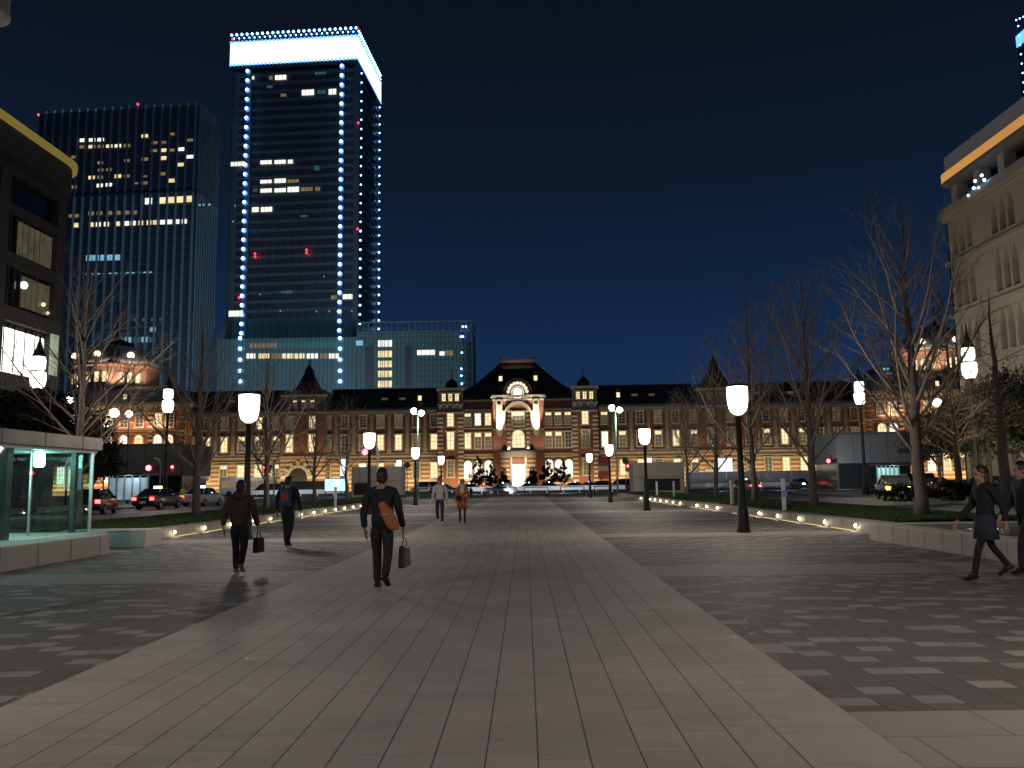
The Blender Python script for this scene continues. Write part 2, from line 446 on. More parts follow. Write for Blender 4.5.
M['led'] = emit('recessed_led', (1.0,0.86,0.6), 30, True)
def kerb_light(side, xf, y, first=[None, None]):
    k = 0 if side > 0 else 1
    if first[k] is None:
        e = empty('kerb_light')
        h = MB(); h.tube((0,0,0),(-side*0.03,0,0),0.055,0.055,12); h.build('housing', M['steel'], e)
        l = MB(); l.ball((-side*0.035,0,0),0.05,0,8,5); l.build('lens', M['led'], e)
        s_ = MB(); s_.box(-side*0.06, -side*0.025, .25, 1.9, -.144, -.136); s_.build('streak_glow', emit('warm_streak_glow', (1,.8,.3), 1.3), e)  # glowing strip stands in for the light streak lying on the ground
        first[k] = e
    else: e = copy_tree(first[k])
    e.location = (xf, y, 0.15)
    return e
ords = ['first','second','third','fourth','fifth','sixth','seventh','eighth','ninth','tenth','eleventh','twelfth','thirteenth','fourteenth','fifteenth','sixteenth','seventeenth','eighteenth','nineteenth','twentieth']
n = 0
for i in range(19):
    if i in (6, 10): continue
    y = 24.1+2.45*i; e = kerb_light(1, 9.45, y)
    tag(e, f'small round light in the right kerb, {ords[n]} counting away from the white basin', 'kerb light', 'recessed kerb lights'); n += 1
    light('POINT', 'kerb_glow', (9.36, y, 0.11), 1.8, (1,.82,.4), rad=0.03)
n = 0
for i in range(15):
    if i in (5,): continue
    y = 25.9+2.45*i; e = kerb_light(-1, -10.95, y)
    tag(e, f'small round light in the left kerb, {ords[n]} counting away from the glass pavilion', 'kerb light', 'recessed kerb lights'); n += 1
    light('POINT', 'kerb_glow', (-10.86, y, 0.11), 1.8, (1,.82,.4), rad=0.03)

# ------------------------------------------------------------------ path lamps (tumbler lantern)
def lantern_glass(name, c, s, tr):
    # frosted glass: glows, and lets part of the bulb's light straight through
    m = bpy.data.materials.new(name); m.use_nodes = True; x = NT(m.node_tree); x.nt.nodes.remove(x.nt.nodes['Principled BSDF'])
    t = x.n('ShaderNodeBsdfTransparent'); e = x.n('ShaderNodeEmission'); e.inputs[0].default_value = c4(c); e.inputs[1].default_value = s
    mx = x.n('ShaderNodeMixShader'); mx.inputs[0].default_value = 1-tr; x.put(mx.inputs[1], t.outputs[0]); x.put(mx.inputs[2], e.outputs[0]); x.put(x.nt.nodes['Material Output'].inputs[0], mx.outputs[0])
    m.cycles.emission_sampling = 'NONE'; return m
M['lantern'] = lantern_glass('lantern_glass', (1.0,0.84,0.68), 7.0, .5)
M['lantern_w'] = lantern_glass('tall_lantern_glass', (1.0,0.93,0.8), 7.0, .5)
def path_lamp():
    e = empty('path_lamp')
    p = MB(); p.lathe([(.2,0),(.2,.09),(.17,.12),(.165,.55),(.15,.62),(.12,.8),(.085,2.0),(.075,3.28),(.11,3.3),(.12,3.36),(.07,3.4)], n=20)
    p.build('post', M['lamp_iron'], e)
    g = MB(); g.lathe([(.12,3.40),(.21,3.47),(.265,3.6),(.295,3.8),(.3,4.05),(.295,4.2)], n=24); g.build('lantern', M['lantern'], e)
    c = MB(); c.lathe([(.31,4.2),(.32,4.225),(.3,4.25),(.1,4.29),(.02,4.3)], n=24); c.build('cap', M['lamp_iron'], e)
    return e
pl = path_lamp(); used = False
def bulb(xx, D, z, p, c=(1,.88,.77), r=.26): light('POINT', 'lamp_bulb', (xx, D, z), p, c, rad=r)
def nl(base): 
    global used
    if not used: used = True; return pl
    return copy_tree(pl)
rw = ['in front of the bare trees', 'just before the concrete vent house', 'second farthest on its side', 'farthest, near the barriers']
lw = ['behind the walker in the brown hoodie', 'behind the walker with the orange bag', 'beside the man in the pale shirt', 'farthest, behind the couple']
for k, D in enumerate((24.2, 43.2, 61.5, 80.5)):
    bulb(6.25, D, 3.8, 950); bulb(-8.1, D, 3.8, 950)
    e = nl(0); e.location = (6.25, D, 0); tag(e, 'black lamp with white tumbler lantern, right row, '+['nearest, '+rw[0], rw[1], rw[2], rw[3]][k], 'street lamp', 'path lamps along the walk')
    e = nl(0); e.location = (-8.1, D, 0); tag(e, 'black lamp with white tumbler lantern, left row, '+['nearest, '+lw[0], lw[1], lw[2], lw[3]][k], 'street lamp', 'path lamps along the walk')
# the rows go on behind the photographer and light the foreground
for D in (-33.0, -14.0, 5.0):
    for xx in (6.25, -8.0):
        bulb(xx, D, 3.8, 950)
        e = nl(0); e.location = (xx, D, 0); tag(e, 'black path lamp standing beside the camera outside the picture', 'street lamp', 'lamps outside the picture')

def tall_lamp():
    e = empty('tall_lamp')
    p = MB(); p.lathe([(.34,0),(.34,.3),(.26,.4),(.24,1.3),(.17,1.5),(.13,4.0),(.1,7.9),(.2,8.0),(.22,8.08),(.12,8.12)], n=16); p.build('post', M['lamp_iron'], e)
    g = MB(); g.lathe([(.3,8.12),(.42,8.3),(.48,8.7),(.48,9.0),(.44,9.14)], n=20); g.build('lantern', M['lantern_w'], e)
    r = MB(); r.lathe([(.47,9.14),(.47,9.22),(.3,9.26)], n=20); r.build('collar', M['lamp_iron'], e)
    g = MB(); g.lathe([(.28,9.26),(.4,9.4),(.41,9.9),(.36,10.15)], n=20); g.build('lantern', M['lantern_w'], e)
    c = MB(); c.lathe([(.44,10.15),(.4,10.25),(.22,10.7),(.08,11.2),(.05,11.5),(.015,11.9)], n=16); c.build('cap', M['lamp_iron'], e)
    return e
t0 = tall_lamp()
for k, (px, D, lb) in enumerate(((978,56,'before the pale arcaded building'),(865,75,'behind the bare trees near the grey billboard'),(165,72,'in front of the domed wing'),(32,53,'in front of the white lit window'))):
    e = t0 if k == 0 else copy_tree(t0); e.location = (gx(px, D), D, 0); bulb(gx(px, D), D, 8.7, 800, (1,.93,.82), .2); bulb(gx(px, D), D, 9.7, 500, (1,.93,.82), .2)
    tag(e, 'tall lamp post with two stacked white lanterns, '+lb, 'street lamp', 'double lantern street lamps')

M['flood'] = emit('flood_lens', (0.86,1.0,0.9), 8)
M['pole_green'] = mat('pale_green_pole', (0.35,0.5,0.42), 0.5)
def flood_pole():
    e = empty('floodlight_pole')
    p = MB(); p.lathe([(.2,0),(.2,.3),(.11,.35),(.09,5),(.07,10.3)], n=12); p.tube((0,0,4.5),(0,-.5,4.5),.04); p.build('pole', M['pole_green'], e)
    h = MB(); h.box(-.75,.75,-.12,.12,10.25,10.4); h.build('bracket', M['steel'], e)
    for s in (-1, 1):
        l = MB(); l.lathe([(.1,0),(.3,.1),(.4,.45),(.36,.52)], n=16); o = l.build('floodlight', M['flood'], e, loc=(s*.4,-.1,10.35-s*.15)); o.rotation_euler = (R(50),0,R(20*s))
    return e
f0 = flood_pole()
for k, (px, D, lb) in enumerate(((617.5,104,'by the concrete vent house'),(418,104,'near the man in the pale shirt'))):
    e = f0 if k == 0 else copy_tree(f0); e.location = (gx(px,D), D, 0); tag(e, 'slim pale green pole with two greenish floodlights, '+lb, 'floodlight', 'floodlight poles')
    light('POINT','flood_glow',(gx(px,D),D-.7,9.4),300,(.8,1,.88),rad=.3)

# ------------------------------------------------------------------ ginkgo trees, bare
def ginkgo(name, loc, H, seed, label, r0=0.2, spread=1.12, low=1.8, nl1=36, group='bare ginkgo trees in the verges', cat='tree', fine=1.0, twm=None, droop=False):
    rnd = random.Random(seed)
    e = empty(name, loc, rnd.uniform(0,6), label, cat, group)
    t = MB(); b = MB()
    # trunk, slightly wandering
    pts = []; rs = []; wx = wy = 0
    N = 14
    for i in range(N+1):
        z = H*i/N; f = i/N
        wx += rnd.gauss(0, .035)*(1 if i else 0); wy += rnd.gauss(0, .035)*(1 if i else 0)
        pts.append(Vector((wx, wy, z))); rs.append(max(.008, r0*(1-f)**0.85*(1.25 if i == 0 else 1)))
    t.path(pts, rs, 9)
    def trunk_at(z):
        f = z/H*N; i = min(int(f), N-1); return pts[i].lerp(pts[i+1], f-i), rs[i]+(rs[i+1]-rs[i])*(f-i)
    def grow(p, d, L, r, depth, up):
        seg = max(3, int(L/.45)); q = p.copy(); dd = d.copy(); P = [q.copy()]; Rr = [r]
        for i in range(seg):
            dd = (dd + Vector((rnd.gauss(0,.07), rnd.gauss(0,.07), up*.045 + rnd.gauss(0,.04)))).normalized()
            q = q + dd*(L/seg); P.append(q.copy()); Rr.append(max(.0035, r*(1-(i+1)/seg*0.88)))
        b.path(P, Rr, 5 if r > .025 else 3)
        if depth == 0: return
        k = int(L*(2.6 if depth == 2 else 4.0)*fine) + 1
        for j in range(k):
            f = .12+.86*(j+rnd.random()*.8)/k; fi = f*seg; i = min(int(fi), seg-1)
            pp = P[i].lerp(P[i+1], fi-i)
            ax = (P[i+1]-P[i]).normalized(); side = ax.orthogonal().normalized(); side.rotate(Matrix.Rotation(rnd.uniform(0, 2*PI), 3, ax))
            nd = (ax*.8 + side*rnd.uniform(.5,.9) + Vector((0,0,.18*up))).normalized()
            grow(pp, nd, (L*(.42 if depth == 2 else .3)*(1.05-f*.55))*rnd.uniform(.6,1.25)+.1, max(.004, r*.42*(1-f*.5)), depth-1, up)
    for j in range(nl1):
        f = (j+rnd.random()*.7)/nl1; z = low+(H*.93-low)*f**.95
        p, rr = trunk_at(z)
        az = j*2.39996+rnd.uniform(-.5,.5); el = R(rnd.uniform(38,54) + 12*f)
        if droop: el = R(rnd.uniform(5,35))
        L = spread*(H*.46*(1-f)**.72+.5)*rnd.uniform(.7,1.15)
        d = Vector((math.cos(az)*math.cos(el), math.sin(az)*math.cos(el), math.sin(el)))
        grow(p, d, L, min(rr*.5, .013+L*.0105), 2 if L > 1.1 else 1, 1.0)
    t.build('trunk', M['bark'], e); b.build('crown', twm or M['twig'], e)
    return e
# right verge row
rt = [(25.2,11.8,9.9,.25,'nearest in the right verge, just behind the white basin'), (34.6,11.9,10.6,.21,'second in the right verge, from the basin'),
      (44.0,12.0,12.2,.19,'third in the right verge, behind the largest right lamp'), (53.2,12.1,9.6,.18,'fourth in the right verge'), (62.8,12.2,8.2,.18,'fifth in the right verge, beside the vent house')]
for k, (D, xx, H, r, lb) in enumerate(rt):
    ginkgo('ginkgo_tree', (xx, D, .25), H, 100+k, 'bare ginkgo with steep thin branches, '+lb, r*.8, 1.1, 1.5, 33 if D < 50 else 27, fine=1.0 if D < 40 else .8)
lt = [(25.0,-13.6,8.6,.24,'nearest in the left verge, behind the glass pavilion'), (34.4,-13.6,9.0,.22,'second in the left verge, right of the silver taxi'),
      (43.6,-13.6,9.0,.2,'third in the left verge, beside the largest left lamp'), (53.4,-13.5,8.4,.17,'fourth in the left verge, behind the walker in navy'), (63.4,-13.5,8.4,.17,'fifth in the left verge, by the left vent house')]
for k, (D, xx, H, r, lb) in enumerate(lt):
    ginkgo('ginkgo_tree', (xx, D, .25), H, 200+k, 'bare ginkgo with steep thin branches, '+lb, r*.8, 1.0, 1.5, 29 if D < 50 else 23, fine=1.0 if D < 40 else .8)
M['twig_y'] = mat('pale_bark', (0.3,0.24,0.15), 0.85, 0, 0.2, 6)
ginkgo('ginkgo_tree', (gx(958,50), 50, .12), 12.0, 301, 'pale knotty bare tree lit from above, left of the tall lamp by the pale building', .22, .7, 2.4, 40, 'trees on the far pavements', fine=1.0, twm=M['twig_y'], droop=True)
ginkgo('ginkgo_tree', (gx(1004,44), 44, .12), 11.5, 303, 'dark pollarded tree with stubby branches, right of the tall lamp', .3, .5, 3.5, 26, 'trees on the far pavements', fine=.7, droop=True)

# ------------------------------------------------------------------ evergreens and shrubs
def leafy(name, loc, crowns, trunk_h, tr, n, leaf, seed, label, cat='tree', group=None, lean=0.0, m=None):
    rng = np.random.default_rng(seed); rnd = random.Random(seed)
    e = empty(name, loc, 0, label, cat, group)
    t = MB()
    if trunk_h > 0:
        top = Vector((lean, 0, trunk_h)); t.path([(0,0,0),(lean*.4,.05,trunk_h*.5),top], [tr*1.2,tr,tr*.8], 8)
        for (cx_, cy_, cz_, rx, ry, rz_) in crowns:
            t.path([top, Vector((cx_*.5, cy_*.5, (trunk_h+cz_)/2)), Vector((cx_, cy_, cz_))], [tr*.7, tr*.4, tr*.15], 6)
            for k in range(5):
                a = rnd.uniform(0,6.28); t.path([Vector((cx_*.6,cy_*.6,(trunk_h+cz_)/2)), Vector((cx_+rx*.8*math.cos(a), cy_+ry*.8*math.sin(a), cz_+rz_*rnd.uniform(-.5,.7)))], [tr*.3, .02], 5)
        t.build('trunk', M['bark'], e)
    # clumps: leaves gather round random twig ends, leaving gaps
    vol = [c[3]*c[4]*c[5] for c in crowns]; P = []
    for c, v in zip(crowns, vol):
        k = int(n*v/sum(vol)); nc = max(6, k//45)
        d = rng.normal(size=(nc,3)); d /= np.linalg.norm(d,axis=1)[:,None]; rr = rng.random(nc)**.4
        cc = d*rr[:,None]*np.array([c[3],c[4],c[5]])+np.array(c[:3])
        idx = rng.integers(0, nc, k)
        P.append(cc[idx]+rng.normal(size=(k,3))*np.array([c[3],c[4],c[5]])*.13)
    P = np.concatenate(P); P[:,2] = np.maximum(P[:,2], .08); k = len(P)
    a = rng.normal(size=(k,3)); a /= np.linalg.norm(a,axis=1)[:,None]; b_ = np.cross(a, rng.normal(size=(k,3))); b_ /= np.linalg.norm(b_,axis=1)[:,None]
    s = rng.uniform(.6,1.3,k)[:,None]*leaf
    v = np.stack([P-a*s, P+b_*s*.45, P+a*s, P-b_*s*.45], 1).reshape(-1)
    me = bpy.data.meshes.new('crown'); me.vertices.add(4*k); me.vertices.foreach_set('co', v)
    me.loops.add(4*k); me.loops.foreach_set('vertex_index', np.arange(4*k, dtype=np.int32))
    me.polygons.add(k); me.polygons.foreach_set('loop_start', np.arange(0,4*k,4,dtype=np.int32)); me.update(); me.materials.append(m or M['leaf'])
    link('crown', me, e)
    return e
leafy('evergreen_tree', (gx(940,64),64,.12), [(0,0,4.6,2.4,2.4,1.9),(-1.2,0,3.6,1.5,1.5,1.0),(1,0,5.6,1.6,1.6,1.2)], 2.2, .16, 9000, .13, 11, 'round dark evergreen tree behind the pale knotty tree', group='evergreens on the far pavements')
leafy('evergreen_tree', (gx(990,60),60,.12), [(0,0,5.4,3.0,2.6,2.4),(1.6,0,4.0,1.8,1.8,1.2),(-1.6,0,6.2,1.6,1.6,1.4)], 2.4, .2, 12000, .14, 12, 'wide dark evergreen tree behind the tall lamp by the pale building', group='evergreens on the far pavements')
leafy('evergreen_tree', (gx(1030,52),52,.12), [(0,0,5.6,2.6,2.6,2.6),(-1,0,3.8,1.6,1.6,1.2)], 2.2, .2, 9000, .14, 13, 'dark evergreen tree cut by the picture edge at the pale building', group='evergreens on the far pavements')
leafy('evergreen_tree', (gx(30,46),46,.12), [(0,0,4.9,3.4,2.6,1.9),(2.2,0,4.2,1.8,1.8,1.6)], 2.0, .2, 12000, .14, 14, 'dark evergreen tree seen over the glass pavilion roof', group='evergreens on the far pavements')
leafy('evergreen_tree', (gx(92,62),62,.12), [(0,0,4.6,1.8,1.8,2.2),(.8,0,3.2,1.5,1.5,1.2)], 1.6, .14, 7000, .13, 15, 'narrow yellow green evergreen beside the left billboard', group='evergreens on the far pavements')
leafy('evergreen_tree', (gx(-12,40),40,.12), [(0,0,4.4,2.4,2.4,1.7)], 2.2, .2, 7000, .14, 16, 'dark evergreen tree at the left picture edge above the pavilion', group='evergreens on the far pavements')
leafy('hedge', (gx(955,47),47,.12), [(-3.0,0,.55,2.0,.7,.5),(0,0,.6,2.0,.7,.55),(3,0,.6,2.0,.7,.55)], 0, 0, 9000, .07, 17, 'low clipped dark hedge along the far right kerb', 'hedge')
for k, (px, D, hh, rr, lb) in enumerate(((478,196,8.4,2.0,'left of the station door, tallest and darkest'),(491,195,6.6,1.7,'just left of the station porch'),(532,196,5.6,1.5,'just right of the station porch'),
                                   (547,195,7.0,1.9,'under the right arched windows'),(562,196,7.0,2.2,'right of the station door, darkest of the right trio'),(504,194,5.0,1.2,'smallest, at the left door post'))):
    leafy('pine_tree', (gx(px,D),D,0), [(0,0,hh*.35,rr,rr,hh*.22),(0,0,hh*.62,rr*.72,rr*.72,hh*.2),(.2,0,hh*.84,rr*.4,rr*.4,hh*.14)], hh*.5, .12, 1800, .24, 40+k, 'clipped pine before the station, '+lb, group='pines before the station')
# ------------------------------------------------------------------ the red brick station, facade plane at D0
D0 = 220.0; K = D0/F
def sx_(px): return gx(px, D0, 430)
def sz_(py): return EYE+(HZ-py)*K          # heights measured near the middle of the photograph
st = empty('railway_station', (0,0,0), 0, 'long red brick station with central gable, grey roofs and two domes, lit at night', 'station')
LX0, LX1, RX0, RX1 = sx_(184), sx_(437), sx_(599), sx_(866)
CXS = sx_(518.3)

# windows ---------------------------------------------------------------
win_cache = {}
def window_mesh(w, h, state, arch=False):
    key = (w, h, state, arch)
    if key in win_cache: return win_cache[key]
    mb = MB()                       # 0 stone, 1 frame, 2 pane A, 3 pane B
    pa = {'bright':'pane_bright','white':'pane_white','half':'pane_bright','dim':'pane_dim','dark':'pane_dark'}[state]
    pb = {'bright':'pane_bright','white':'pane_white','half':'pane_dim','dim':'pane_dim','dark':'pane_dark'}[state]
    s = .3
    mb.box(-w/2-s, -w/2, -.28, .1, 0, h, 0); mb.box(w/2, w/2+s, -.28, .1, 0, h, 0)
    mb.box(-w/2-s-.1, w/2+s+.1, -.4, .1, -.28, -.002, 0)
    if arch:
        n = 10; z0 = h-w/2
        poly = [(w/2*math.cos(PI*i/n), z0+w/2*math.sin(PI*i/n)) for i in range(n+1)]
        outer = [((w/2+s)*math.cos(PI*i/n), z0+(w/2+s)*math.sin(PI*i/n)) for i in range(n+1)]
        mb.v, mb.f, mb.m, mb.sm = [], [], [], []
        mb.box(-w/2-s, -w/2, -.28, .1, 0, z0, 0); mb.box(w/2, w/2+s, -.28, .1, 0, z0, 0); mb.box(-w/2-s-.1, w/2+s+.1, -.4, .1, -.28, -.002, 0)
        for i in range(n):
            q = [outer[i], outer[i+1], poly[i+1], poly[i]]; mb.prism(q, -.28, .1, 0)
        mb.prism([(w/2,0)]+poly+[(-w/2,0)], -.02, .08, 2)
    else:
        mb.box(-w/2-s-.15, w/2+s+.15, -.42, .1, h+.002, h+.34, 0)
        zt = h*.76
        mb.box(-w/2, w/2, -.02, .08, zt, h, 2); mb.box(-w/2, w/2, -.02, .08, 0, zt-.002, 3)
    # muntins
    for xx in (-w/6, w/6) if w > 1.9 else (0,): mb.box(xx-.05, xx+.05, -.1, -.022, 0, h*(.93 if arch else 1), 1)
    for zz in (h*.26, h*.51, h*.76): mb.box(-w/2, w/2, -.09, -.024, zz-.05, zz+.05, 1)
    win_cache[key] = mb.mesh('window', [M['stone'], M['win_frame'], M[pa], M[pb]])
    return win_cache[key]
wspecs = []          # (priority, x, y, z, w, h, state, arch)
def win(pr, x_, z, w, h, state, arch=False, y=D0): wspecs.append((pr, x_, y, z, w, h, state, arch))

# body ------------------------------------------------------------------
ZS, ZC = 8.9, 21.2                        # string course, cornice
def P(name, mb, m, **k): return mb.build(name, m, st, **k)
for a, b_, nm in ((LX0-1, sx_(282), 'wall'), (sx_(327), LX1, 'wall'), (RX0, sx_(697), 'wall'), (sx_(742), RX1+1, 'wall')):
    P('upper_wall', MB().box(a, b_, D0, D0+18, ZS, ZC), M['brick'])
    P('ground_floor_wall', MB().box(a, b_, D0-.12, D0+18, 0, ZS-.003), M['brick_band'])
    P('string_course', MB().box(a, b_, D0-.55, D0-.003, ZS, ZS+.35).box(a, b_, D0-.3, D0-.003, ZS+.353, ZS+1.0).box(a, b_, D0-.35, D0-.123, ZS-1.0, ZS-.75), M['stone'])
    P('cornice', MB().box(a, b_, D0-.9, D0-.003, ZC-.35, ZC+.1).box(a, b_, D0-.6, D0-.003, ZC-1.0, ZC-.353).box(a,b_,D0-.5,D0+.4,ZC+.103,ZC+.7), M['stone_grey'])
    r = MB().prismx([(D0-.2, ZC+.3),(D0+5.5, 27.3),(D0+6, 27.6),(D0+17, 27.6),(D0+18, ZC+.3)], a, b_)
    P('roof', r, M['slate'])
    P('roof_ridge', MB().box(a, b_, D0+5.8, D0+6.4, 27.55, 27.85), M['copper'])
# pilasters between bays
def pilaster(x_):
    mb = MB(); mb.box(x_-.55, x_+.55, D0-.42, D0-.004, ZS+1.003, 11.2); mb.box(x_-.42, x_+.42, D0-.36, D0-.004, 11.203, 19.4); mb.box(x_-.6, x_+.6, D0-.5, D0-.004, 19.403, 20.1)
    P('pilaster', mb, M['stone_grey'])
Lw = [190.5,207.6,224.8,242,259,276.4]; Lw2 = [327.5,345,363,380.7,398.6,416.3,434]
Rw = [604.5,622.3,640,658,675.8,693.5]; Rw2 = [748.6,766.4,784.2,802,819.8,837.5,855]
st2 = ['dim','bright','bright','half','half','half', 'dim','dark','dim','bright','bright','dim','bright', 'white','half','dark','half','bright','half', 'dark','half','bright','half','dark','dim','dim']
st3 = ['dark','dark','dim','dim','bright','dim', 'dim','dark','dark','dim','dim','dark','dark', 'half','dark','dark','dim','dark','dim', 'dark','dark','dim','dark','dim','dim','dark']
rnd = random.Random(3)
for i, px in enumerate(Lw+Lw2+Rw+Rw2):
    x_ = sx_(px)
    win(1, x_, 10.8, 1.6, 3.9, st2[i]); win(2, x_, 16.8, 1.6, 3.1, st3[i])
    win(3, x_, 3.3, 1.7, 3.9, rnd.choice(['white','bright','bright','dim','half']), y=D0-.12)
    pilaster(x_+8.9*K)
# attic dormers in the wing roofs
dm = MB(); dm.box(-.9,.9,-.4,2.4,0,2.0,0); dm.prism([(-1.2,2.0),(1.2,2.0),(0,3.0)],-.6,2.4,0); dm.box(-.45,.45,-.46,-.41,.4,1.7,1)
dmb = dm.mesh('dormer', [M['copper'], M['pane_bright']]); 
dm2 = MB(); dm2.box(-1.0,1.0,-.2,2.4,0,.9,0); dm2.box(-.8,.8,-.26,-.21,.15,.7,1)
dmd = dm2.mesh('dormer', [M['copper'], M['pane_dim']])
for px in (419,620,168,861): link('dormer', dmb, st, (sx_(px), D0+2.2, 23.6))
for px in (401,383,637,654,228,246,760,795,812): link('dormer', dmd, st, (sx_(px), D0+2.6, 24.2))

# flanks of the central block ------------------------------------------------
FX = [(sx_(463), sx_(493)), (sx_(544), sx_(572.5))]
for a, b_ in FX:
    P('upper_wall', MB().box(a, b_, D0-.3, D0+18, ZS, 23.2), M['brick'])
    P('ground_floor_wall', MB().box(a, b_, D0-.4, D0+18, 0, ZS-.003), M['brick_band'])
    P('string_course', MB().box(a, b_, D0-.8, D0-.303, ZS, ZS+.4).box(a,b_,D0-.6,D0-.303,16.0,16.2), M['stone'])
    P('cornice', MB().box(a, b_, D0-1.1, D0-.303, 20.6, 21.1).box(a, b_, D0-.7, D0-.303, 23.2, 23.7), M['stone_grey'])
    for f in (.16, .5, .84):
        x_ = a+(b_-a)*f
        k = 'left' if a < CXS else 'right'
        win(0, x_, 16.9, 1.5, 3.1, {('left',.16):'half',('left',.5):'white',('left',.84):'bright'}.get((k,f),'half'), y=D0-.3)
        win(0, x_, 10.8, 1.5, 4.0, {('left',.16):'bright',('right',.84):'dark'}.get((k,f),'half'), y=D0-.3)
        win(0, x_, 2.8, 2.0, 4.7, 'white', True, y=D0-.4)
# corner towers with small domes ----------------------------------------------
for px in (451, 585):
    c = sx_(px); hw = 3.35; y = D0-1.4
    P('tower_lower_wall', MB().box(c-hw, c+hw, y, D0+8, 0, 20.3), M['brick'])
    P('tower_upper_wall', MB().box(c-hw+.05, c+hw-.05, y+.05, D0+8, 20.303, 26.3), M['stone_grey'])
    for s in (-1, 1):
        q = MB(); z = .6
        while z < 19.6: q.box(c+s*hw-s*1.35, c+s*(hw+.12), y-.12, y-.003, z, z+.55); z += 1.12
        P('quoin_strip', q, M['stone'])
    k = MB(); k.box(c-hw-.35, c+hw+.35, y-.4, D0+8.3, 26.303, 26.9); k.box(c-hw-.15, c+hw+.15, y-.2, D0+8.2, 20.1, 20.45)
    for f in (-1,-.33,.33,1): k.prism([(c+f*2.7-.35,22.4),(c+f*2.7+.35,22.4),(c+f*2.7+.12,21.5),(c+f*2.7-.12,21.5)], y-.35, y-.01)
    k.box(c-hw-.1,c+hw+.1,y-.3,y-.01,22.403,22.6)
    P('tower_cornice', k, M['stone'])
    d = MB(); d.lathe([(2.0,0),(2.0,.5),(1.75,.55),(1.75,1.0),(1.5,1.8),(.9,2.5),(.25,2.85),(.12,3.0),(.08,5.5)], (c, y+4, 26.9), 16); P('small_dome', d, M['copper'])
    for f in (-1.75, 0, 1.75): win(0, c+f, 23.4, .95, 1.9, 'bright', y=y+.05)
    win(0, c, 16.7, 1.6, 3.4, 'bright', y=y); win(0, c, 10.6, 1.7, 4.5, 'bright' if px < 500 else 'dim', y=y); win(2, c, 3.4, 1.5, 4.2, 'dim', y=y)
# centre bay -------------------------------------------------------------------
ca, cb, cyy = sx_(493.5), sx_(544), D0-2.6
P('centre_wall', MB().box(ca, cb, cyy, D0+6, 0, 24.0), M['brick'])
M['brick_lit'] = M['brick']
k = MB(); k.box(ca-.5, cb+.5, cyy-.7, D0+6.2, 24.003, 24.6); k.box(ca-.1, cb+.1, cyy-.35, D0+6.1, 23.2, 23.6); k.box(ca, cb, cyy-.2, cyy-.003, 15.4, 15.7)
P('centre_cornice', k, M['stone'])
for px in (499.8, 536.3):
    c = sx_(px); k = MB()
    k.prism([(c-.85,23.1),(c-.85,15.2),(c-.6,14.2),(c,13.7),(c+.6,14.2),(c+.85,15.2),(c+.85,23.1)], cyy-.55, cyy-.003)
    k.disc((c, 22.6), .95, cyy-.8, n=18, thick=.22, r_in=.55)
    P('stone_panel', k, M['stone'])
for px in (509, 528):
    q = MB(); c = sx_(px); z = 9.6
    while z < 20.5: q.box(c-.45, c+.45, cyy-.28, cyy-.003, z, z+.6); z += 1.15
    P('quoin_strip', q, M['stone'])
# arch above the upper centre window, with the round clock gable
n = 20; gcz = 24.6; rr = 3.3
g = MB(); g.prism([(CXS+rr*1.06*math.cos(PI*i/n), gcz+rr*1.2*math.sin(PI*i/n)) for i in range(n+1)], cyy-.1, D0+5); P('gable_wall', g, M['brick'])
g = MB()
for i in range(n):
    a0, a1 = PI*i/n, PI*(i+1)/n
    g.prism([(CXS+rr*1.2*math.cos(a0), gcz+rr*1.36*math.sin(a0)),(CXS+rr*1.2*math.cos(a1), gcz+rr*1.36*math.sin(a1)),(CXS+rr*1.05*math.cos(a1), gcz+rr*1.19*math.sin(a1)),(CXS+rr*1.05*math.cos(a0), gcz+rr*1.19*math.sin(a0))], cyy-.5, D0+5.2)
P('gable_rim', g, M['copper'])
M['clock_ring'] = emit('lit_fan_panel', (1.0,0.85,0.6), 1.1, var=.2, scale=1.5, base=(.6,.55,.45))
ck = MB(); ck.disc((CXS, 25.3), 1.6, cyy-.45, m=0, thick=.33); ck.disc((CXS, 25.3), 1.5, cyy-.6, m=1, thick=.14, r_in=1.2)
for i in range(12):
    a = 2*PI*i/12; ck.box(CXS+1.05*math.cos(a)-.05, CXS+1.05*math.cos(a)+.05, cyy-.5, cyy-.455, 25.3+1.05*math.sin(a)-.05, 25.3+1.05*math.sin(a)+.05, 2)
ck.box(CXS-.05,CXS+.05,cyy-.52,cyy-.455,25.3,26.2,2); ck.box(CXS-.05,CXS+.6,cyy-.54,cyy-.53,25.25,25.35,2)
P('clock', ck, [emit('clock_face', (1,.93,.78), 2.2), M['copper'], M['black_void']])
P('gable_panel', MB().disc((CXS, 25.3), 2.95, cyy-.28, n=28, thick=.17), M['stone'])
fan = MB()
for i in range(9):
    a = PI*(i+.5)/9; c0 = (CXS+2.5*math.cos(a), 25.0+2.9*math.sin(a)*.95)
    fan.disc(c0, .42, cyy-.4, n=10, thick=.11)
P('fan_light', fan, M['clock_ring'])
k = MB()      # pale entablature under the clock and arch over the window
for i in range(12):
    a0, a1 = R(25+130*i/12), R(25+130*(i+1)/12)
    k.prism([(CXS+3.9*math.cos(a0), 18.6+4.4*math.sin(a0)),(CXS+3.9*math.cos(a1), 18.6+4.4*math.sin(a1)),(CXS+3.2*math.cos(a1), 18.6+3.6*math.sin(a1)),(CXS+3.2*math.cos(a0), 18.6+3.6*math.sin(a0))], cyy-.5, cyy-.003)
k.box(CXS-4.1, CXS-3.3, cyy-.45, cyy-.003, 15.75, 20.4); k.box(CXS+3.3, CXS+4.1, cyy-.45, cyy-.003, 15.75, 20.4)
P('window_arch', k, M['stone'])
win(0, CXS, 16.4, 2.9, 3.6, 'half', y=cyy); 
win(0, CXS, 10.3, 3.0, 5.0, 'bright', True, y=cyy)
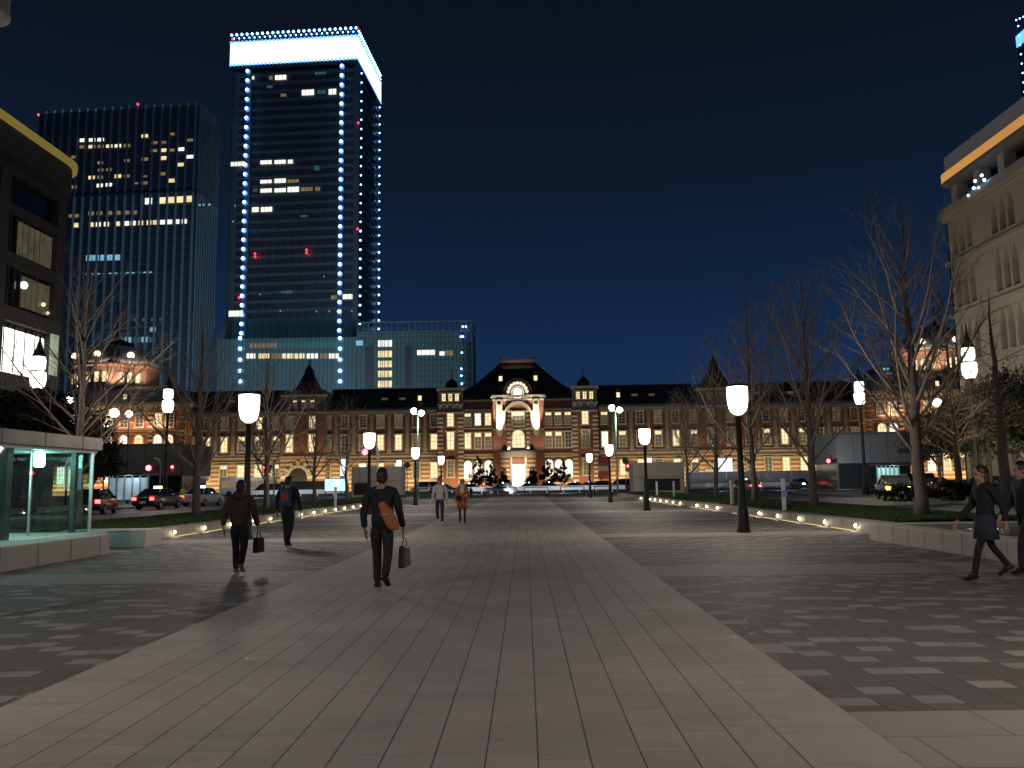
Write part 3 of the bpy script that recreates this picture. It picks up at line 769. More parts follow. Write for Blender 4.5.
# entrance porch
k = MB(); pa, pb = sx_(500.5), sx_(535.5)
k.box(pa, pb, cyy-3.4, cyy-.003, 8.3, 9.3); k.box(pa-.4, pb+.4, cyy-3.8, cyy-.003, 9.303, 9.8)
k.box(pa+.3, pb-.3, cyy-3.2, cyy-2.9, 9.803, 10.6)
k.box(pa+3.0, CXS-2.1, cyy-.6, cyy-.003, 0, 8.297); k.box(CXS+2.1, pb-3.0, cyy-.6, cyy-.003, 0, 8.297)
P('porch_roof', k, M['stone'])
for s in (pa, pb-2.4):
    P('porch_pier', MB().box(s, s+2.4, cyy-3.3, cyy-.003, 0, 8.297), M['brick_band'])
    P('porch_finial', MB().lathe([(.9,0),(.95,.5),(.7,1.0),(.35,1.5),(.1,1.9)], (s+1.2, cyy-2.5, 9.81), 12), M['copper'])
k = MB(); k.box(CXS-2.0, CXS+2.0, cyy-.2, cyy-.01, .1, 6.4, 0)
for f in (-1,0,1): k.box(CXS+f*1.3-.06, CXS+f*1.3+.06, cyy-.3, cyy-.21, .1, 6.4, 1)
k.box(CXS-2, CXS+2, cyy-.29, cyy-.22, 4.6, 4.75, 1); k.box(CXS-2.25, CXS-2.0, cyy-.4, cyy-.005, .1, 6.7, 1); k.box(CXS+2.0, CXS+2.25, cyy-.4, cyy-.005, .1, 6.7, 1)
P('door', k, [M['pane_white'], M['win_frame']])
P('entrance_steps', MB().box(CXS-5, CXS+5, cyy-4.6, cyy-3.82, 0, .15).box(CXS-4.8, CXS+4.8, cyy-3.818, cyy-.61, 0, .3), M['stone'])
# central hipped roof, concave
def loft(name, prof, m):
    vs = []; fs = []
    for (x0, x1, y0, y1, z) in prof: vs += [(x0,y0,z),(x1,y0,z),(x1,y1,z),(x0,y1,z)]
    for j in range(len(prof)-1):
        for i in range(4): fs.append((4*j+i, 4*j+(i+1) % 4, 4*j+4+(i+1) % 4, 4*j+4+i))
    fs.append((3,2,1,0)); L = 4*(len(prof)-1); fs.append((L,L+1,L+2,L+3))
    return P(name, MB().add(vs, fs), m)
pr = [(57,23.7,0),(56,24.6,.3),(53,26.4,1.5),(43,28.3,3),(36,30.0,4.2),(29,31.8,5.6),(22,33.6,7.2),(18.4,34.8,8.6)]
loft('centre_roof', [(CXS-h*K, CXS+h*K, D0-.5+o, D0+20-o*.9, z) for h, z, o in pr], M['slate'])
k = MB(); k.box(CXS-18.6*K, CXS+18.6*K, D0+8, D0+11.5, 34.8, 35.6)
M['ridge'] = mat('copper_ridge', (0.3,0.15,0.13), 0.6)
P('roof_ridge', k, M['ridge'])
for s in (-17.5, 17.5): P('finial', MB().lathe([(.3,0),(.22,.6),(.08,.9),(.06,1.8)], (CXS+s*K, D0+9, 35.6), 8), M['slate_blue'])
for px in (501, 536.6): link('dormer', dmb, st, (sx_(px), D0+2.7, 28.6))

# gabled pavilions with bell roofs ------------------------------------------------
for px in (304.6, 719.5):
    c = sx_(px); hw = 22.5*K; y = D0-1.3
    P('pavilion_wall', MB().box(c-hw, c+hw, y, D0+16, ZS, 21.0), M['brick'])
    P('pavilion_ground_wall', MB().box(c-hw, c+hw, y-.12, D0+16, 0, ZS-.003), M['brick_band'])
    P('pavilion_attic', MB().box(c-hw+.2, c+hw-.2, y+.1, D0+16, 21.003, 25.3), M['stone_grey'])
    k = MB(); k.box(c-hw-.3, c+hw+.3, y-.6, y-.125, ZS, ZS+.5); k.box(c-hw-.3, c+hw+.3, y-.5, y+.09, 20.7, 21.2); k.box(c-hw-.2, c+hw+.2, y-.4, D0+16.2, 25.303, 25.8)
    P('string_course', k, M['stone'])
    pr = [(22,25.8,0),(19,26.4,.8),(13,27.2,2.2),(9.5,28.6,3.1),(7.2,30.2,3.6),(4.6,31.6,4.2),(3.6,32.5,4.4),(3.9,33.0,4.3),(2.2,33.6,4.7),(.5,34.6,5.1),(.3,36.0,5.2)]
    loft('bell_roof', [(c-h*K, c+h*K, y+o, y+11-o, z) for h, z, o in pr], M['slate'])
    loft('pavilion_rear_roof', [(c-hw, c+hw, y+5, D0+16, 25.81), (c-hw*.6, c+hw*.6, y+8, D0+12, 27.9)], M['slate'])
    for f in (-2.3, 0, 2.3): win(0 if px < 500 else 1, c+f, 22.3, .95, 1.9, 'half' if px < 500 else 'dark', y=y+.1)
    for f in (-3.0, 3.0):
        f = f*.85 if px > 500 else f
        win(0, c+f+(-.6 if px < 500 else 0), 16.7, 1.6, 3.3, 'bright' if (px < 500 and f > 0) else 'dim', y=y); win(0, c+f+(-.6 if px < 500 else 0), 10.6, 1.7, 4.5, 'bright' if px < 500 else 'dim', y=y)
    # arched gateway with radiating stones
    A = MB(); n = 16; ax = c-1.2 if px < 500 else c
    A.prism([(ax+2.5*math.cos(PI*i/n), 3.6+2.7*math.sin(PI*i/n)) for i in range(n+1)]+[(ax-2.5,0),(ax+2.5,0)], y-.2, y-.125); P('archway', A, M['black_void'])
    A = MB()
    for i in range(13):
        a0, a1 = PI*(i+.08)/13, PI*(i+.92)/13; ro = 4.5 if i % 2 == 0 else 3.5
        A.prism([(ax+ro*math.cos(a0), 3.6+ro*math.sin(a0)),(ax+ro*math.cos(a1), 3.6+ro*math.sin(a1)),(ax+2.5*math.cos(a1), 3.6+2.7*math.sin(a1)),(ax+2.5*math.cos(a0), 3.6+2.7*math.sin(a0))], y-.42, y-.126)
    P('arch_stones', A, M['stone'])
# domed pavilions ----------------------------------------------------------------
M['drum'] = mat('drum_copper', (0.34,0.19,0.13), 0.6, 0, .15, .8)
for px in (116.5, 936.5):
    c = gx(px, D0-5, 430); hw = 17.9; y = D0-5
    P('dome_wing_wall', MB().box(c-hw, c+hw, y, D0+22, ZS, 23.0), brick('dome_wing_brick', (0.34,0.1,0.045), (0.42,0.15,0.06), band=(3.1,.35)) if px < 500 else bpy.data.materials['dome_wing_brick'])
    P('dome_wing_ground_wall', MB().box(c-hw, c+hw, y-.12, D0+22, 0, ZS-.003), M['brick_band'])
    k = MB(); k.box(c-hw-.4, c+hw+.4, y-.7, y-.125, ZS, ZS+.6); k.box(c-hw-.4, c+hw+.4, y-.8, y-.003, 16.4, 16.9); k.box(c-hw-.5, c+hw+.5, y-1.0, D0+22.3, 23.003, 23.9)
    for i in range(26): k.box(c-hw+i*1.4, c-hw+i*1.4+.5, y-.9, y-.003, 22.2, 22.9)
    P('dome_wing_cornice', k, M['stone'])
    for xx in (c-hw+.2, c-9.5, c+8.3, c+hw-1.4):
        q = MB(); z = .5
        while z < 22: q.box(xx, xx+1.2, y-.3, y-.003 if z > ZS else y-.125, z, z+.55); z += 1.2
        P('quoin_strip', q, M['stone'])
    loft('dome_wing_roof', [(c-hw, c+hw, y, D0+22, 23.91), (c-hw+3, c+hw-3, y+3.5, D0+18.5, 27.8), (c-hw+6, c+hw-6, y+6, D0+16, 29.0)], M['slate_blue'])
    dc = (gx(px, D0+9, 365 if px < 500 else 350), D0+9, 0)
    r8 = 11.7
    d = MB(); d.lathe([(r8-.4,28.0),(r8-.4,34.4)], dc, 8, smooth=False, rot=PI/8); P('drum', d, M['drum'])
    d = MB(); d.lathe([(r8+.1,34.4),(r8+.5,34.7),(r8+.5,35.2),(r8-.1,35.35)], dc, 8, smooth=False, rot=PI/8); d.lathe([(r8,28.7),(r8,29.2)], dc, 8, smooth=False, rot=PI/8); P('drum_cornice', d, M['drum'])
    prof = [(r8-.2,35.36),(r8-.5,36.6),(r8-1.5,38.0),(r8-3.2,39.5),(r8-5.6,40.7),(r8-6.6,41.0)]
    d = MB(); d.lathe(prof, dc, 32, smooth=True); P('dome', d, M['slate_blue'])
    rb = MB()
    for i in range(8):
        a = 2*PI*i/8+PI/8; rb.path([(dc[0]+(r+.05)*math.cos(a), dc[1]+(r+.05)*math.sin(a), z) for r, z in prof], .35, 6)
    P('dome_ribs', rb, M['stone_grey'])
    d = MB(); d.lathe([(4.9,41.0),(5.0,41.4),(4.4,41.5),(4.2,42.3),(3.2,42.5),(2.8,42.9),(.6,43.6),(.25,45),(.14,54)], dc, 8, smooth=False, rot=PI/8); P('dome_cap', d, M['copper'])
    # drum windows: three on each visible face; bull's-eye lights on the dome
    dw = MB(); be = MB()
    for fc in (-1, 0, 1):
        a = -PI/2+fc*PI/4; nx, ny = math.cos(a), math.sin(a); tx, ty = -ny, nx
        for t in (-2.2, 0, 2.2):
            rr_ = (r8-.4)*math.cos(PI/8)+.05
            o_ = Vector((dc[0]+nx*rr_+tx*t, dc[1]+ny*rr_+ty*t, 30.2)); T = Vector((tx,ty,0)); N_ = Vector((nx,ny,0)); U = Vector((0,0,1))
            dw.add([o_-T*.6, o_+T*.6, o_+T*.6+U*2.7, o_-T*.6+U*2.7], [(0,1,2,3)], 0)
            for s in (-1, 1):
                p0 = o_+T*.75*s+N_*.1; dw.tube(p0, p0+U*2.8, .18, n=5, m=1)
        p0 = Vector((dc[0]+nx*(r8-.9), dc[1]+ny*(r8-.9), 37.6)); be.ball(p0, .95, 0, 10, 6)
        be.tube(p0+Vector((nx,ny,0))*.2-Vector((0,0,1.4)), p0-Vector((0,0,1.2)), .9, .9, 8, 1)
    dw.each('drum_window', [M['pane_bright'], M['stone']], st, per=3)
    be.each('dome_light', [emit('dome_bull_light', (1,.85,.62), 2.5) if px < 500 else bpy.data.materials['dome_bull_light'], M['copper']], st, per=2)
    for i, xx in enumerate((-14,-11,-6,-2,2,6,11,14)):
        win(4, c+xx, 17.6, 1.9, 3.4, ['dim','bright','dim','bright','dim','dim','bright','dark'][i], y=y)
        win(4, c+xx, 10.8, 2.1, 4.6, ['half','white','bright','white','white','bright','white','half'][i], True, y=y)
        win(5, c+xx, 3.0, 2.0, 4.4, ['white','bright','half'][i % 3], y=y-.12)
    link('dormer', dmb, st, (c+1.5, y+1.2, 24.6))
# windows: the hundred that show most are parts, the rest one object
wspecs.sort(key=lambda s: s[0])
rest = MB(); rm = [M['stone'], M['win_frame'], M['pane_bright'], M['pane_white'], M['pane_dim'], M['pane_dark']]
for i, (pr, x_, y, z, w_, h_, s_, ar) in enumerate(wspecs):
    me = window_mesh(w_, h_, s_, ar)
    if i < 100: link('window', me, st, (x_, y-.002, z))
    else:
        mi = [rm.index(mm) for mm in me.materials]
        b = len(rest.v); rest.v += [(v.co.x+x_, v.co.y+y-.002, v.co.z+z) for v in me.vertices]
        for p in me.polygons: rest.f.append(tuple(b+q for q in p.vertices)); rest.m.append(mi[p.material_index]); rest.sm.append(False)
o = rest.build('window', rm, st); o['kind'] = 'stuff'

# floodlighting of the facade: rows of ground and ledge uplights
warm = (1.0, .77, .42)
def strip(x0, x1, y, z, pw, ty, tz, c=warm, sy=.25):
    light('AREA', 'facade_uplight', ((x0+x1)/2, y, z), pw*(x1-x0), c, size=abs(x1-x0), size_y=sy, target=((x0+x1)/2, ty, tz))
strip(LX0, sx_(282), D0-4.6, .3, 80, D0, 8); strip(sx_(327), LX1, D0-4.6, .3, 80, D0, 8)
strip(RX0, sx_(697), D0-4.6, .3, 72, D0, 8); strip(sx_(742), RX1, D0-4.6, .3, 72, D0, 8)
strip(sx_(282), sx_(327), D0-6.0, .3, 80, D0-1, 8); strip(sx_(697), sx_(742), D0-6, .3, 72, D0-1, 8)
strip(FX[0][0]-5, FX[0][1], D0-5.2, .3, 90, D0, 8); strip(FX[1][0], FX[1][1]+5, D0-5.2, .3, 72, D0, 8)
dimw = (1.0, .78, .55)
strip(LX0, LX1, D0-3.0, 9.9, 8, D0, 18, dimw); strip(RX0, RX1, D0-3.0, 9.9, 6.5, D0, 18, dimw)
strip(FX[0][0], FX[1][1], D0-4.8, 10.5, 30, D0-1, 22, dimw)
for px in (451, 585): light('SPOT','tower_uplight',(sx_(px), D0-5, 9), 1500, dimw, target=(sx_(px), D0-1, 23), spot=50, rad=.3)
# centre bay
for px in (499.8, 536.3):
    light('SPOT','panel_uplight',(sx_(px), cyy-2.9, 10.9), 45000, (1,.9,.76), target=(sx_(px), cyy-.2, 20.5), spot=26, blend=.8, rad=.15)
light('SPOT','gable_uplight',(CXS, cyy-4.5, 11), 14000, (1,.84,.62), target=(CXS, cyy, 25), spot=36, rad=.3)
for px in (509,528): light('SPOT','bay_uplight',(sx_(px), cyy-3.2, 10.2), 3200, (1,.74,.46), target=(sx_(px), cyy, 17), spot=80, rad=.3)
light('SPOT','porch_uplight',(CXS, cyy-9, 1), 5200, (1,.8,.55), target=(CXS, cyy, 7), spot=70, rad=.3)
light('AREA','porch_downlight',(CXS, cyy-1.9, 8.2), 260, (1,.9,.72), size=5, size_y=1.6, target=(CXS, cyy-1.9, 0))
light('AREA','roof_ridge_light',(CXS, D0+5.5, 33.5), 60, (1,.75,.65), size=8, size_y=.3, target=(CXS, D0+8.4, 35.3))
for px in (116.5, 936.5):
    c = sx_(px); y = D0-5
    strip(c-17, c+17, y-2.4, .3, 70, y, 7, (1,.62,.3)); strip(c-17, c+17, y-1.5, 9.6, 75, y, 16, (1,.66,.34)); strip(c-17, c+17, y-1.6, 17.0, 45, y, 22, (1,.68,.4))
    for s in (-1, 0, 1):
        a = -PI/2+s*PI/4; light('SPOT','drum_uplight',(c+15*math.cos(a), D0+9+15*math.sin(a), 28.6), 5200, (1,.76,.56), target=(c+9.5*math.cos(a), D0+9+9.5*math.sin(a), 36.0), spot=95, rad=.3)
# ------------------------------------------------------------------ towers behind the station
M['tower_dark'] = mat('tower_spandrel', (0.15,0.18,0.19), 0.5, 0.0, .2, .05)
M['tower_glass'] = mat('tower_glass', (0.05,0.062,0.08), 0.5, 0.0, .3, .08, spec=0.9)
M['fin'] = mat('tower_fin', (0.24,0.3,0.38), 0.45, 0.4, .15, .05)
M['office_w'] = emit('office_light', (1.0,0.98,0.85), 1.2, var=.25, scale=.25)
M['office_y'] = emit('office_light_warm', (1.0,0.8,0.42), 1.0, var=.3, scale=.25)
M['office_dim'] = emit('office_light_dim', (0.9,0.6,0.28), 0.22, var=.3, scale=.25)
M['office_b'] = emit('office_light_blue', (0.35,0.75,1.0), 0.55, var=.3, scale=.25)
M['office_t'] = emit('office_light_teal', (0.12,0.5,0.55), 0.16, var=.3, scale=.25)
M['red_lamp'] = emit('warning_lamp_glass', (1.0,0.03,0.05), 4.0)
M['blue_lamp'] = emit('blue_white_lamp', (0.22,0.5,1.0), 9.0)
M['blue_halo2'] = emit('pale_blue_glow', (0.1,0.35,1.0), 2.2)
M['blue_halo'] = emit('blue_lamp_halo', (0.12,0.33,1.0), 1.3)
def lm(c, base, s): return emit('lit_'+c, base, s)
# interior-lit curtain walls: the glass glows faintly with the light inside
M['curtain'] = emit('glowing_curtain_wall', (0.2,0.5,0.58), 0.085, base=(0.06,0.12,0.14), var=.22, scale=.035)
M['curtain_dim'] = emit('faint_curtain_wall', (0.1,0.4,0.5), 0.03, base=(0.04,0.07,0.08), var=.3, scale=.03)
M['fin_lit'] = emit('lit_fin', (0.15,0.36,0.5), 0.03, base=(0.15,0.25,0.3), var=.15, scale=.02)  # light on the lower fins is put in as emission
win_m = {}
def rect_mesh(w, h, m, frame=True):
    key = (round(w,2), round(h,2), m.name)
    if key not in win_m:
        b = MB(); b.box(-w/2, w/2, -.14, -.02, 0, h, 0)
        n = max(1, int(w/1.6))
        for i in range(1, n): b.box(-w/2+w*i/n-.09, -w/2+w*i/n+.09, -.2, -.142, 0, h, 1)
        win_m[key] = b.mesh('lit_window', [m, M['tower_dark']])
    return win_m[key]
def lit(par, px, py, wpx, hpx, D, m, name='lit_window'):
    w_, h_ = wpx*D/F, hpx*D/F
    return link(name, rect_mesh(w_, h_, M[m]), par, (gx(px, D, py), D, gz(px, py, D)-h_/2))

# --- tall tower with the blazing crown
TD = 370.0
tw = empty('office_tower', (0,0,0), 0, 'tallest glass tower with blazing white crown and vertical rows of blue lamps', 'skyscraper')
x0, x1 = gx(229, TD, 36), gx(356.5, TD, 30); y1 = TD+46; ztop = gz(356,28,TD)
tb = MB(); tb.box(x0+.6, x1-.6, TD+.6, y1-.6, 0, ztop-19, 0); tb.build('core', M['tower_glass'], tw)
sp_ = MB(); z = 60.0; flo = 4.25
while z < ztop-20: sp_.box(x0+.2, x1-.2, TD+.15, y1-.15, z, z+1.5, 0); z += flo
sp_.build('spandrels', M['tower_dark'], tw)
pr = MB()
for px in (229.8, 243.5, 340.5, 356.2): pr.box(gx(px,TD,220)-1.3, gx(px,TD,220)+1.3, TD-.5, TD+.14, 0, ztop-19)
for yy in (TD+1.2, y1-1.2): pr.box(x1-.15, x1+.5, yy-1.2, yy+1.2, 0, ztop-19)
for i in range(12): xx = gx(243.5,TD,200)+(gx(340.5,TD,200)-gx(243.5,TD,200))*(i+.5)/12; pr.box(xx-.12, xx+.12, TD-.02, TD+.14, 60, ztop-19)
pr.build('facade_ribs', M['tower_dark'], tw)
M['crown'] = emit('crown_light_wall', (0.55,0.8,1.0), 5.0, var=.1, scale=.05)
M['crown_side'] = M['crown']
cr_ = MB(); cr_.box(x0-.4, x1+.6, TD-.8, y1+.8, ztop-15.6, ztop-4.4, 0)
n = 46
cr_.build('crown_screen', M['crown'], tw)
ft = MB(); ft.box(x0-.6, x1+.8, TD-1.0, y1+1.0, ztop-4.1, ztop-3.6); ft.box(x0-.6, x1+.8, TD-1.0, y1+1.0, ztop-16.5, ztop-15.9)
for i in range(25):
    xx = x0+(x1-x0)*i/24; ft.tube((xx,TD-.4,ztop-3.6),(xx,TD-.4,ztop-.3),.16,n=4)
for i in range(1, 21):
    yy = TD+(y1-TD)*i/20; ft.tube((x1+.2,yy,ztop-3.6),(x1+.2,yy,ztop-.3),.16,n=4)
ft.tube((x0,TD-.4,ztop-.3),(x1,TD-.4,ztop-.3),.15,n=4); ft.tube((x1+.2,TD,ztop-.3),(x1+.2,y1,ztop-.3),.15,n=4)
ft.build('crown_frame', M['tower_dark'], tw)
bl = MB().ball((0,0,0), 1.15, 0, 10, 8).ball((0,-.62,0), .8, 1, 8, 6).mesh('lamp', [M['blue_halo'], M['blue_lamp']])  # outer blue ball paints the halo around the bright lamp core
bs = MB().ball((0,0,0), .4, 0, 8, 6).mesh('lamp', [M['blue_lamp']])
zz = [gz(341,67+9.42*i,TD) for i in range(34)]
for px in (242.5, 341):
    for z in zz: link('lamp', bl, tw, (gx(px,TD,220)+(.0), TD-1.0, z))
rest = MB()
for k, z in enumerate(zz[:28]):
    if k < 17: link('lamp', bs, tw, (x1+.9, TD+6.5, z)); link('lamp', bs, tw, (x1+.9, y1-3, z))
    else: rest.ball((x1+.9, TD+6.5, z), .5, 0, 8, 6); rest.ball((x1+.9, y1-3, z), .5, 0, 8, 6)
for i in range(25): rest.ball((x0+(x1-x0)*i/24, TD-.7, ztop-.3), .62, 0, 6, 4); rest.ball((x0+(x1-x0)*(i+.5)/24, TD-.9, ztop-2.3), .4, 0, 6, 4)
for i in range(1,21): rest.ball((x1+.6, TD+(y1-TD)*i/20, ztop-.3), .5, 0, 6, 4); rest.ball((x1+.6, TD+(y1-TD)*i/20, ztop-2.3), .35, 0, 6, 4)
o = rest.build('lamp', M['blue_lamp'], tw); o['kind'] = 'stuff'
rh = MB()  # balls paint a bluish halo along the crown edges
for i in range(33):
    xx = x0+(x1-x0)*i/32
    for z in (ztop-15.7, ztop-4.4): rh.ball((xx, TD-.9, z), .75, 0, 8, 5)
for i in range(24):
    yy = TD+(y1-TD)*i/23
    for z in (ztop-15.7, ztop-4.4): rh.ball((x1+.7, yy, z), .55, 0, 8, 5)
rh.build('crown_edge_halo', M['blue_halo2'], tw)['kind'] = 'stuff'
for (px, py, w_, h_, m) in [(249.4,74.5,5,3.5,'office_w'),(279,75,12,5,'office_w'),(269,75,4,4,'office_dim'),(307,91,13,6,'office_w'),(321,91,9,4,'office_t'),(332,91,8,6,'office_w'),(282,93,6,3,'office_dim'),
    (235,161,15,4.5,'office_w'),(264,160,12,4,'office_w'),(278.5,160,12,4,'office_w'),(289,160,5,4,'office_w'),(264,179.5,12,3.5,'office_w'),(278.5,179,12,4.5,'office_w'),(292,179.5,12,3.5,'office_dim'),
    (253,188,5,3,'office_t'),(264,188.5,12,4,'office_w'),(278.5,188.5,12,4.2,'office_w'),(292,188,12,5.5,'office_w'),(306,188,12,4,'office_dim'),(317,188,5,4,'office_dim'),
    (253,207.5,7,5,'office_w'),(264.5,207.5,12,5,'office_w'),(320,72,12,3,'office_t'),(268,84,6,3,'office_t'),(349.5,296.5,14,5,'office_w'),(335,297,9,4,'office_dim'),(233,312,15,6,'office_w'),(285,291,12,3,'office_t'),(316,167,6,5,'office_t'),(303,215,7,2,'office_t')]:
    lit(tw, px, py, w_, h_, TD-.5 if px < 240 else TD, m)
dots = [(253,252),(253,255),(306,249),(306,252),(236.6,296),(230,35),(357.5,28),(358.6,123),(358,229)]
rl = MB().ball((0,0,0), .55, 0, 6, 4).mesh('warning_lamp', [M['red_lamp']])
for px, py in dots: link('warning_lamp', rl, tw, (gx(px,TD-1.2,py), TD-1.4, gz(px,py,TD-1.2)))
for px, py in ((323.6,276),(279,310),(316,311),(329,311),(337,311),(352,311),(230,219),(232,203),(258,293)):
    link('small_lamp', MB().ball((0,0,0),.35,0,6,4).mesh('small_lamp',[M['office_b']]), tw, (gx(px,TD-1,py), TD-1.0, gz(px,py,TD-1)))
# lower glowing storeys of the tower
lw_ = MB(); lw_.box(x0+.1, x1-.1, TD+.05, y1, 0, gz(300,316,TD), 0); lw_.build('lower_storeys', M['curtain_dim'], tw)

piv = Vector((x1, TD, 0)); rot_ = Matrix.Rotation(R(-3.7), 3, 'Z')
tw.rotation_euler = (0,0,R(-3.7)); tw.location = piv-rot_@piv
# --- department store podium in front
PD = 340.0
pd = empty('department_store', (0,0,0), 0, 'broad teal glass department store block at the foot of the tallest tower', 'building')
a, b_ = gx(217,PD,360), gx(356,PD,360); zt = gz(290,338,PD)
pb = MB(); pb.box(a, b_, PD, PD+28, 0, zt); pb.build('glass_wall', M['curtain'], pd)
fr = MB(); i = 0
xx = a
while xx <= b_+.1: fr.box(xx-.14, xx+.14, PD-.5, PD-.01, 18, zt); xx += (b_-a)/34
z = 20
while z < zt: fr.box(a, b_, PD-.4, PD-.012, z, z+.25); z += 2.35
fr.build('glazing_grid', M['tower_dark'], pd)
lit(pd, 263, 345.5, 28, 4.5, PD-.35, 'office_dim', 'shop_window'); lit(pd, 309, 345, 62, 5, PD-.35, 'office_t', 'shop_window')
for (px, w_, m) in [(251,9,'office_w'),(264,11,'office_y'),(276,9,'office_dim'),(287,11,'office_y'),(299,11,'office_y'),(312,12,'office_w'),(324,8,'office_dim'),(334,10,'office_w')]:
    lit(pd, px, 356, w_, 5, PD-.35, m, 'shop_window')
for px in (240.8, 340.4):
    for py in (338.5, 349, 360, 371, 381.5): link('lamp', bs, pd, (gx(px,PD,py), PD-.9, gz(px,py,PD))).scale = (1.9,1.9,1.9)
sb = empty('glass_annex', (0,0,0), 0, 'lower teal glass annex with open steel roof truss beside the tallest tower', 'building')
a, b_ = gx(357,PD,360), gx(472.5,PD,360); zt = gz(415,333,PD); zr = gz(415,322,PD)
M['annex_wall'] = emit('annex_glass', (0.22,0.55,0.58), 0.07, base=(0.06,0.12,0.13), var=.22, scale=.04)
pb = MB(); pb.box(a, gx(459,PD,360), PD, PD+25, 0, zt); pb.build('glass_wall', M['annex_wall'], sb)
fr = MB(); xx = a
for i in range(30): xx = a+(b_-a)*i/29; fr.box(xx-.12, xx+.12, PD-.5, PD-.01, 18, zt)
z = 20
while z < zt: fr.box(a, b_, PD-.4, PD-.012, z, z+.22); z += 2.35
fr.build('glazing_grid', M['tower_dark'], sb)
tr = MB()
for z in (zt+.3, zr-.2): tr.box(a, b_, PD-.3, PD+.2, z, z+.5); tr.box(b_-.5, b_, PD, PD+25, z, z+.5)
N = 20
for i in range(N+1):
    xx = a+(b_-a)*i/N; tr.box(xx-.15, xx+.15, PD-.2, PD+.1, zt, zr)
    if i < N: tr.tube((xx,PD,zt+.4),(xx+(b_-a)/N,PD,zr), .13, n=4)
tr.box(gx(459,PD,360), b_, PD+24, PD+25, 0, zt)
for z in range(18, int(zt), 5): tr.box(gx(460,PD,360), b_, PD-.2, PD+.1, z, z+.3); tr.box(b_-.4, b_, PD, PD+25, z, z+.3)
tr.box(b_-.4, b_, PD-.2, PD+.2, 0, zt); tr.box(gx(466,PD,360)-.2, gx(466,PD,360)+.2, PD-.2, PD+.2, 0, zt)
M['truss'] = mat('truss_steel', (.25,.35,.38), .5, .4); tr.build('roof_truss', M['truss'], sb)
pn = MB()
for px0, px1 in ((365,373),(405,411)): pn.box(gx(px0,PD), gx(px1,PD), PD-.6, PD-.51, 18, gz(390,346,PD))
pn.build('dark_panel', M['tower_glass'], sb)
for py in (343.5, 354, 364, 374, 384): lit(sb, 385, py, 14, 6.5, PD-.35, 'office_y' if py > 350 else 'office_w', 'stair_window')
for (px, py, w_, h_, m) in [(426,352.5,18,5,'office_w'),(442,353.5,5,4,'office_w'),(449,353,8,5,'office_dim'),(359.5,343,7,5,'office_b'),(430,353,60,6,'office_t')][:4]: lit(sb, px, py, w_, h_, PD-.4, m)
for (px, py) in ((461,337),(463,337),(461.5,369),(461.5,376),(462,353),(462,384),(463,327),(466,327)): link('lamp', bs, sb, (gx(px,PD,py), PD-.9, gz(px,py,PD)))

# --- dark finned tower
FD = 330.0
ft_ = empty('office_tower', (0,0,0), 0, 'broad dark office tower with pale vertical fins and scattered yellow windows', 'skyscraper')
a, b_ = gx(30,FD,150), gx(197.5,FD,150); yb = FD+20; zt = gz(120,104.5,FD)
cb = MB(); cb.box(a, b_, FD, yb, 0, zt-1); cb.box(a+6, b_-6, FD+3, yb-3, zt-1, zt+.6); cb.build('core', M['tower_glass'], ft_)
fn = MB(); fl = MB(); zsp = gz(120,193,FD)
xx = gx(37.5,FD,150); stp = 9.28*FD/F
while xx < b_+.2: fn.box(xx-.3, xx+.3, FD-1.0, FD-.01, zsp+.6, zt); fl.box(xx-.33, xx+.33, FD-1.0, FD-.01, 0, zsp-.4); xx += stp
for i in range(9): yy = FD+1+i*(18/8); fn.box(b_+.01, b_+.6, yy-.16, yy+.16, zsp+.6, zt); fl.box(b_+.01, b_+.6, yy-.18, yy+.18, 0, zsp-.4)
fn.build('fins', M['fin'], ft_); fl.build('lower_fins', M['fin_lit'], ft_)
fs = MB(); z = 30
while z < zt-3: fs.box(a, b_, FD-.3, FD-.011, z, z+.8); z += 3.6
fs.box(a, b_+.5, FD-1.1, yb, zsp-.3, zsp+.4); fs.build('spandrels', mat('deep_spandrel', (.05,.07,.085), .5), ft_)
W = []
for px in (78.5,88,97): W.append((px,136.8,7,3.6,'office_w'))
for px, m in ((78,'office_dim'),(87.5,'office_y'),(97,'office_dim'),(106,'office_y'),(115,'office_w'),(124.5,'office_dim')): W.append((px,143.5,7,3.4,m))
W += [(143,134.4,7,3.4,'office_y'),(171,133.3,6,3,'office_dim'),(153,141.5,7,3,'office_dim'),(162,141.5,7,3,'office_dim'),(190,140,6,3,'office_dim'),(152.5,149.5,7,3,'office_dim'),(162,149.3,7,3.6,'office_y'),
      (171,149.5,6,3,'office_dim'),(180.5,148.8,7,3.6,'office_w'),(69,153.6,6,3.2,'office_dim'),(143,157.8,7,3.4,'office_dim'),(162,157.2,7,4,'office_y'),(190,156.6,7,3.6,'office_w'),(124.5,158.7,6,3,'office_dim'),
      (96.5,160,6,3,'office_dim'),(180,164.2,7,3.6,'office_y'),(97,167.4,6,3,'office_dim'),(105.5,167.2,6,3,'office_dim'),(161,173,7,3.4,'office_dim'),(87.5,174.8,7,3.6,'office_y'),(96.5,174.8,6,3.4,'office_dim'),
      (115,174.2,7,3.8,'office_y'),(124.5,174.2,6,3,'office_dim'),(142.5,175,6,2,'office_dim'),(170.5,180,7,4,'office_y'),(96,183,6.5,3.8,'office_w'),(105.5,182.6,6.5,3.6,'office_w'),(142.5,181.6,7,3.2,'office_dim'),(134,181.8,4,2,'office_dim'),(69,184,6,3.2,'office_dim')]
for k, px in enumerate((147,161,170,180,190)): W.append((px,200-.3*k,7.5,6.5,'office_y' if k else 'office_w'))
for px in (65.5,72): W.append((px,213,4,3.4,'office_dim'))
for px in (87,96,106,115,124,132): W.append((px,211,6,4,'office_dim'))
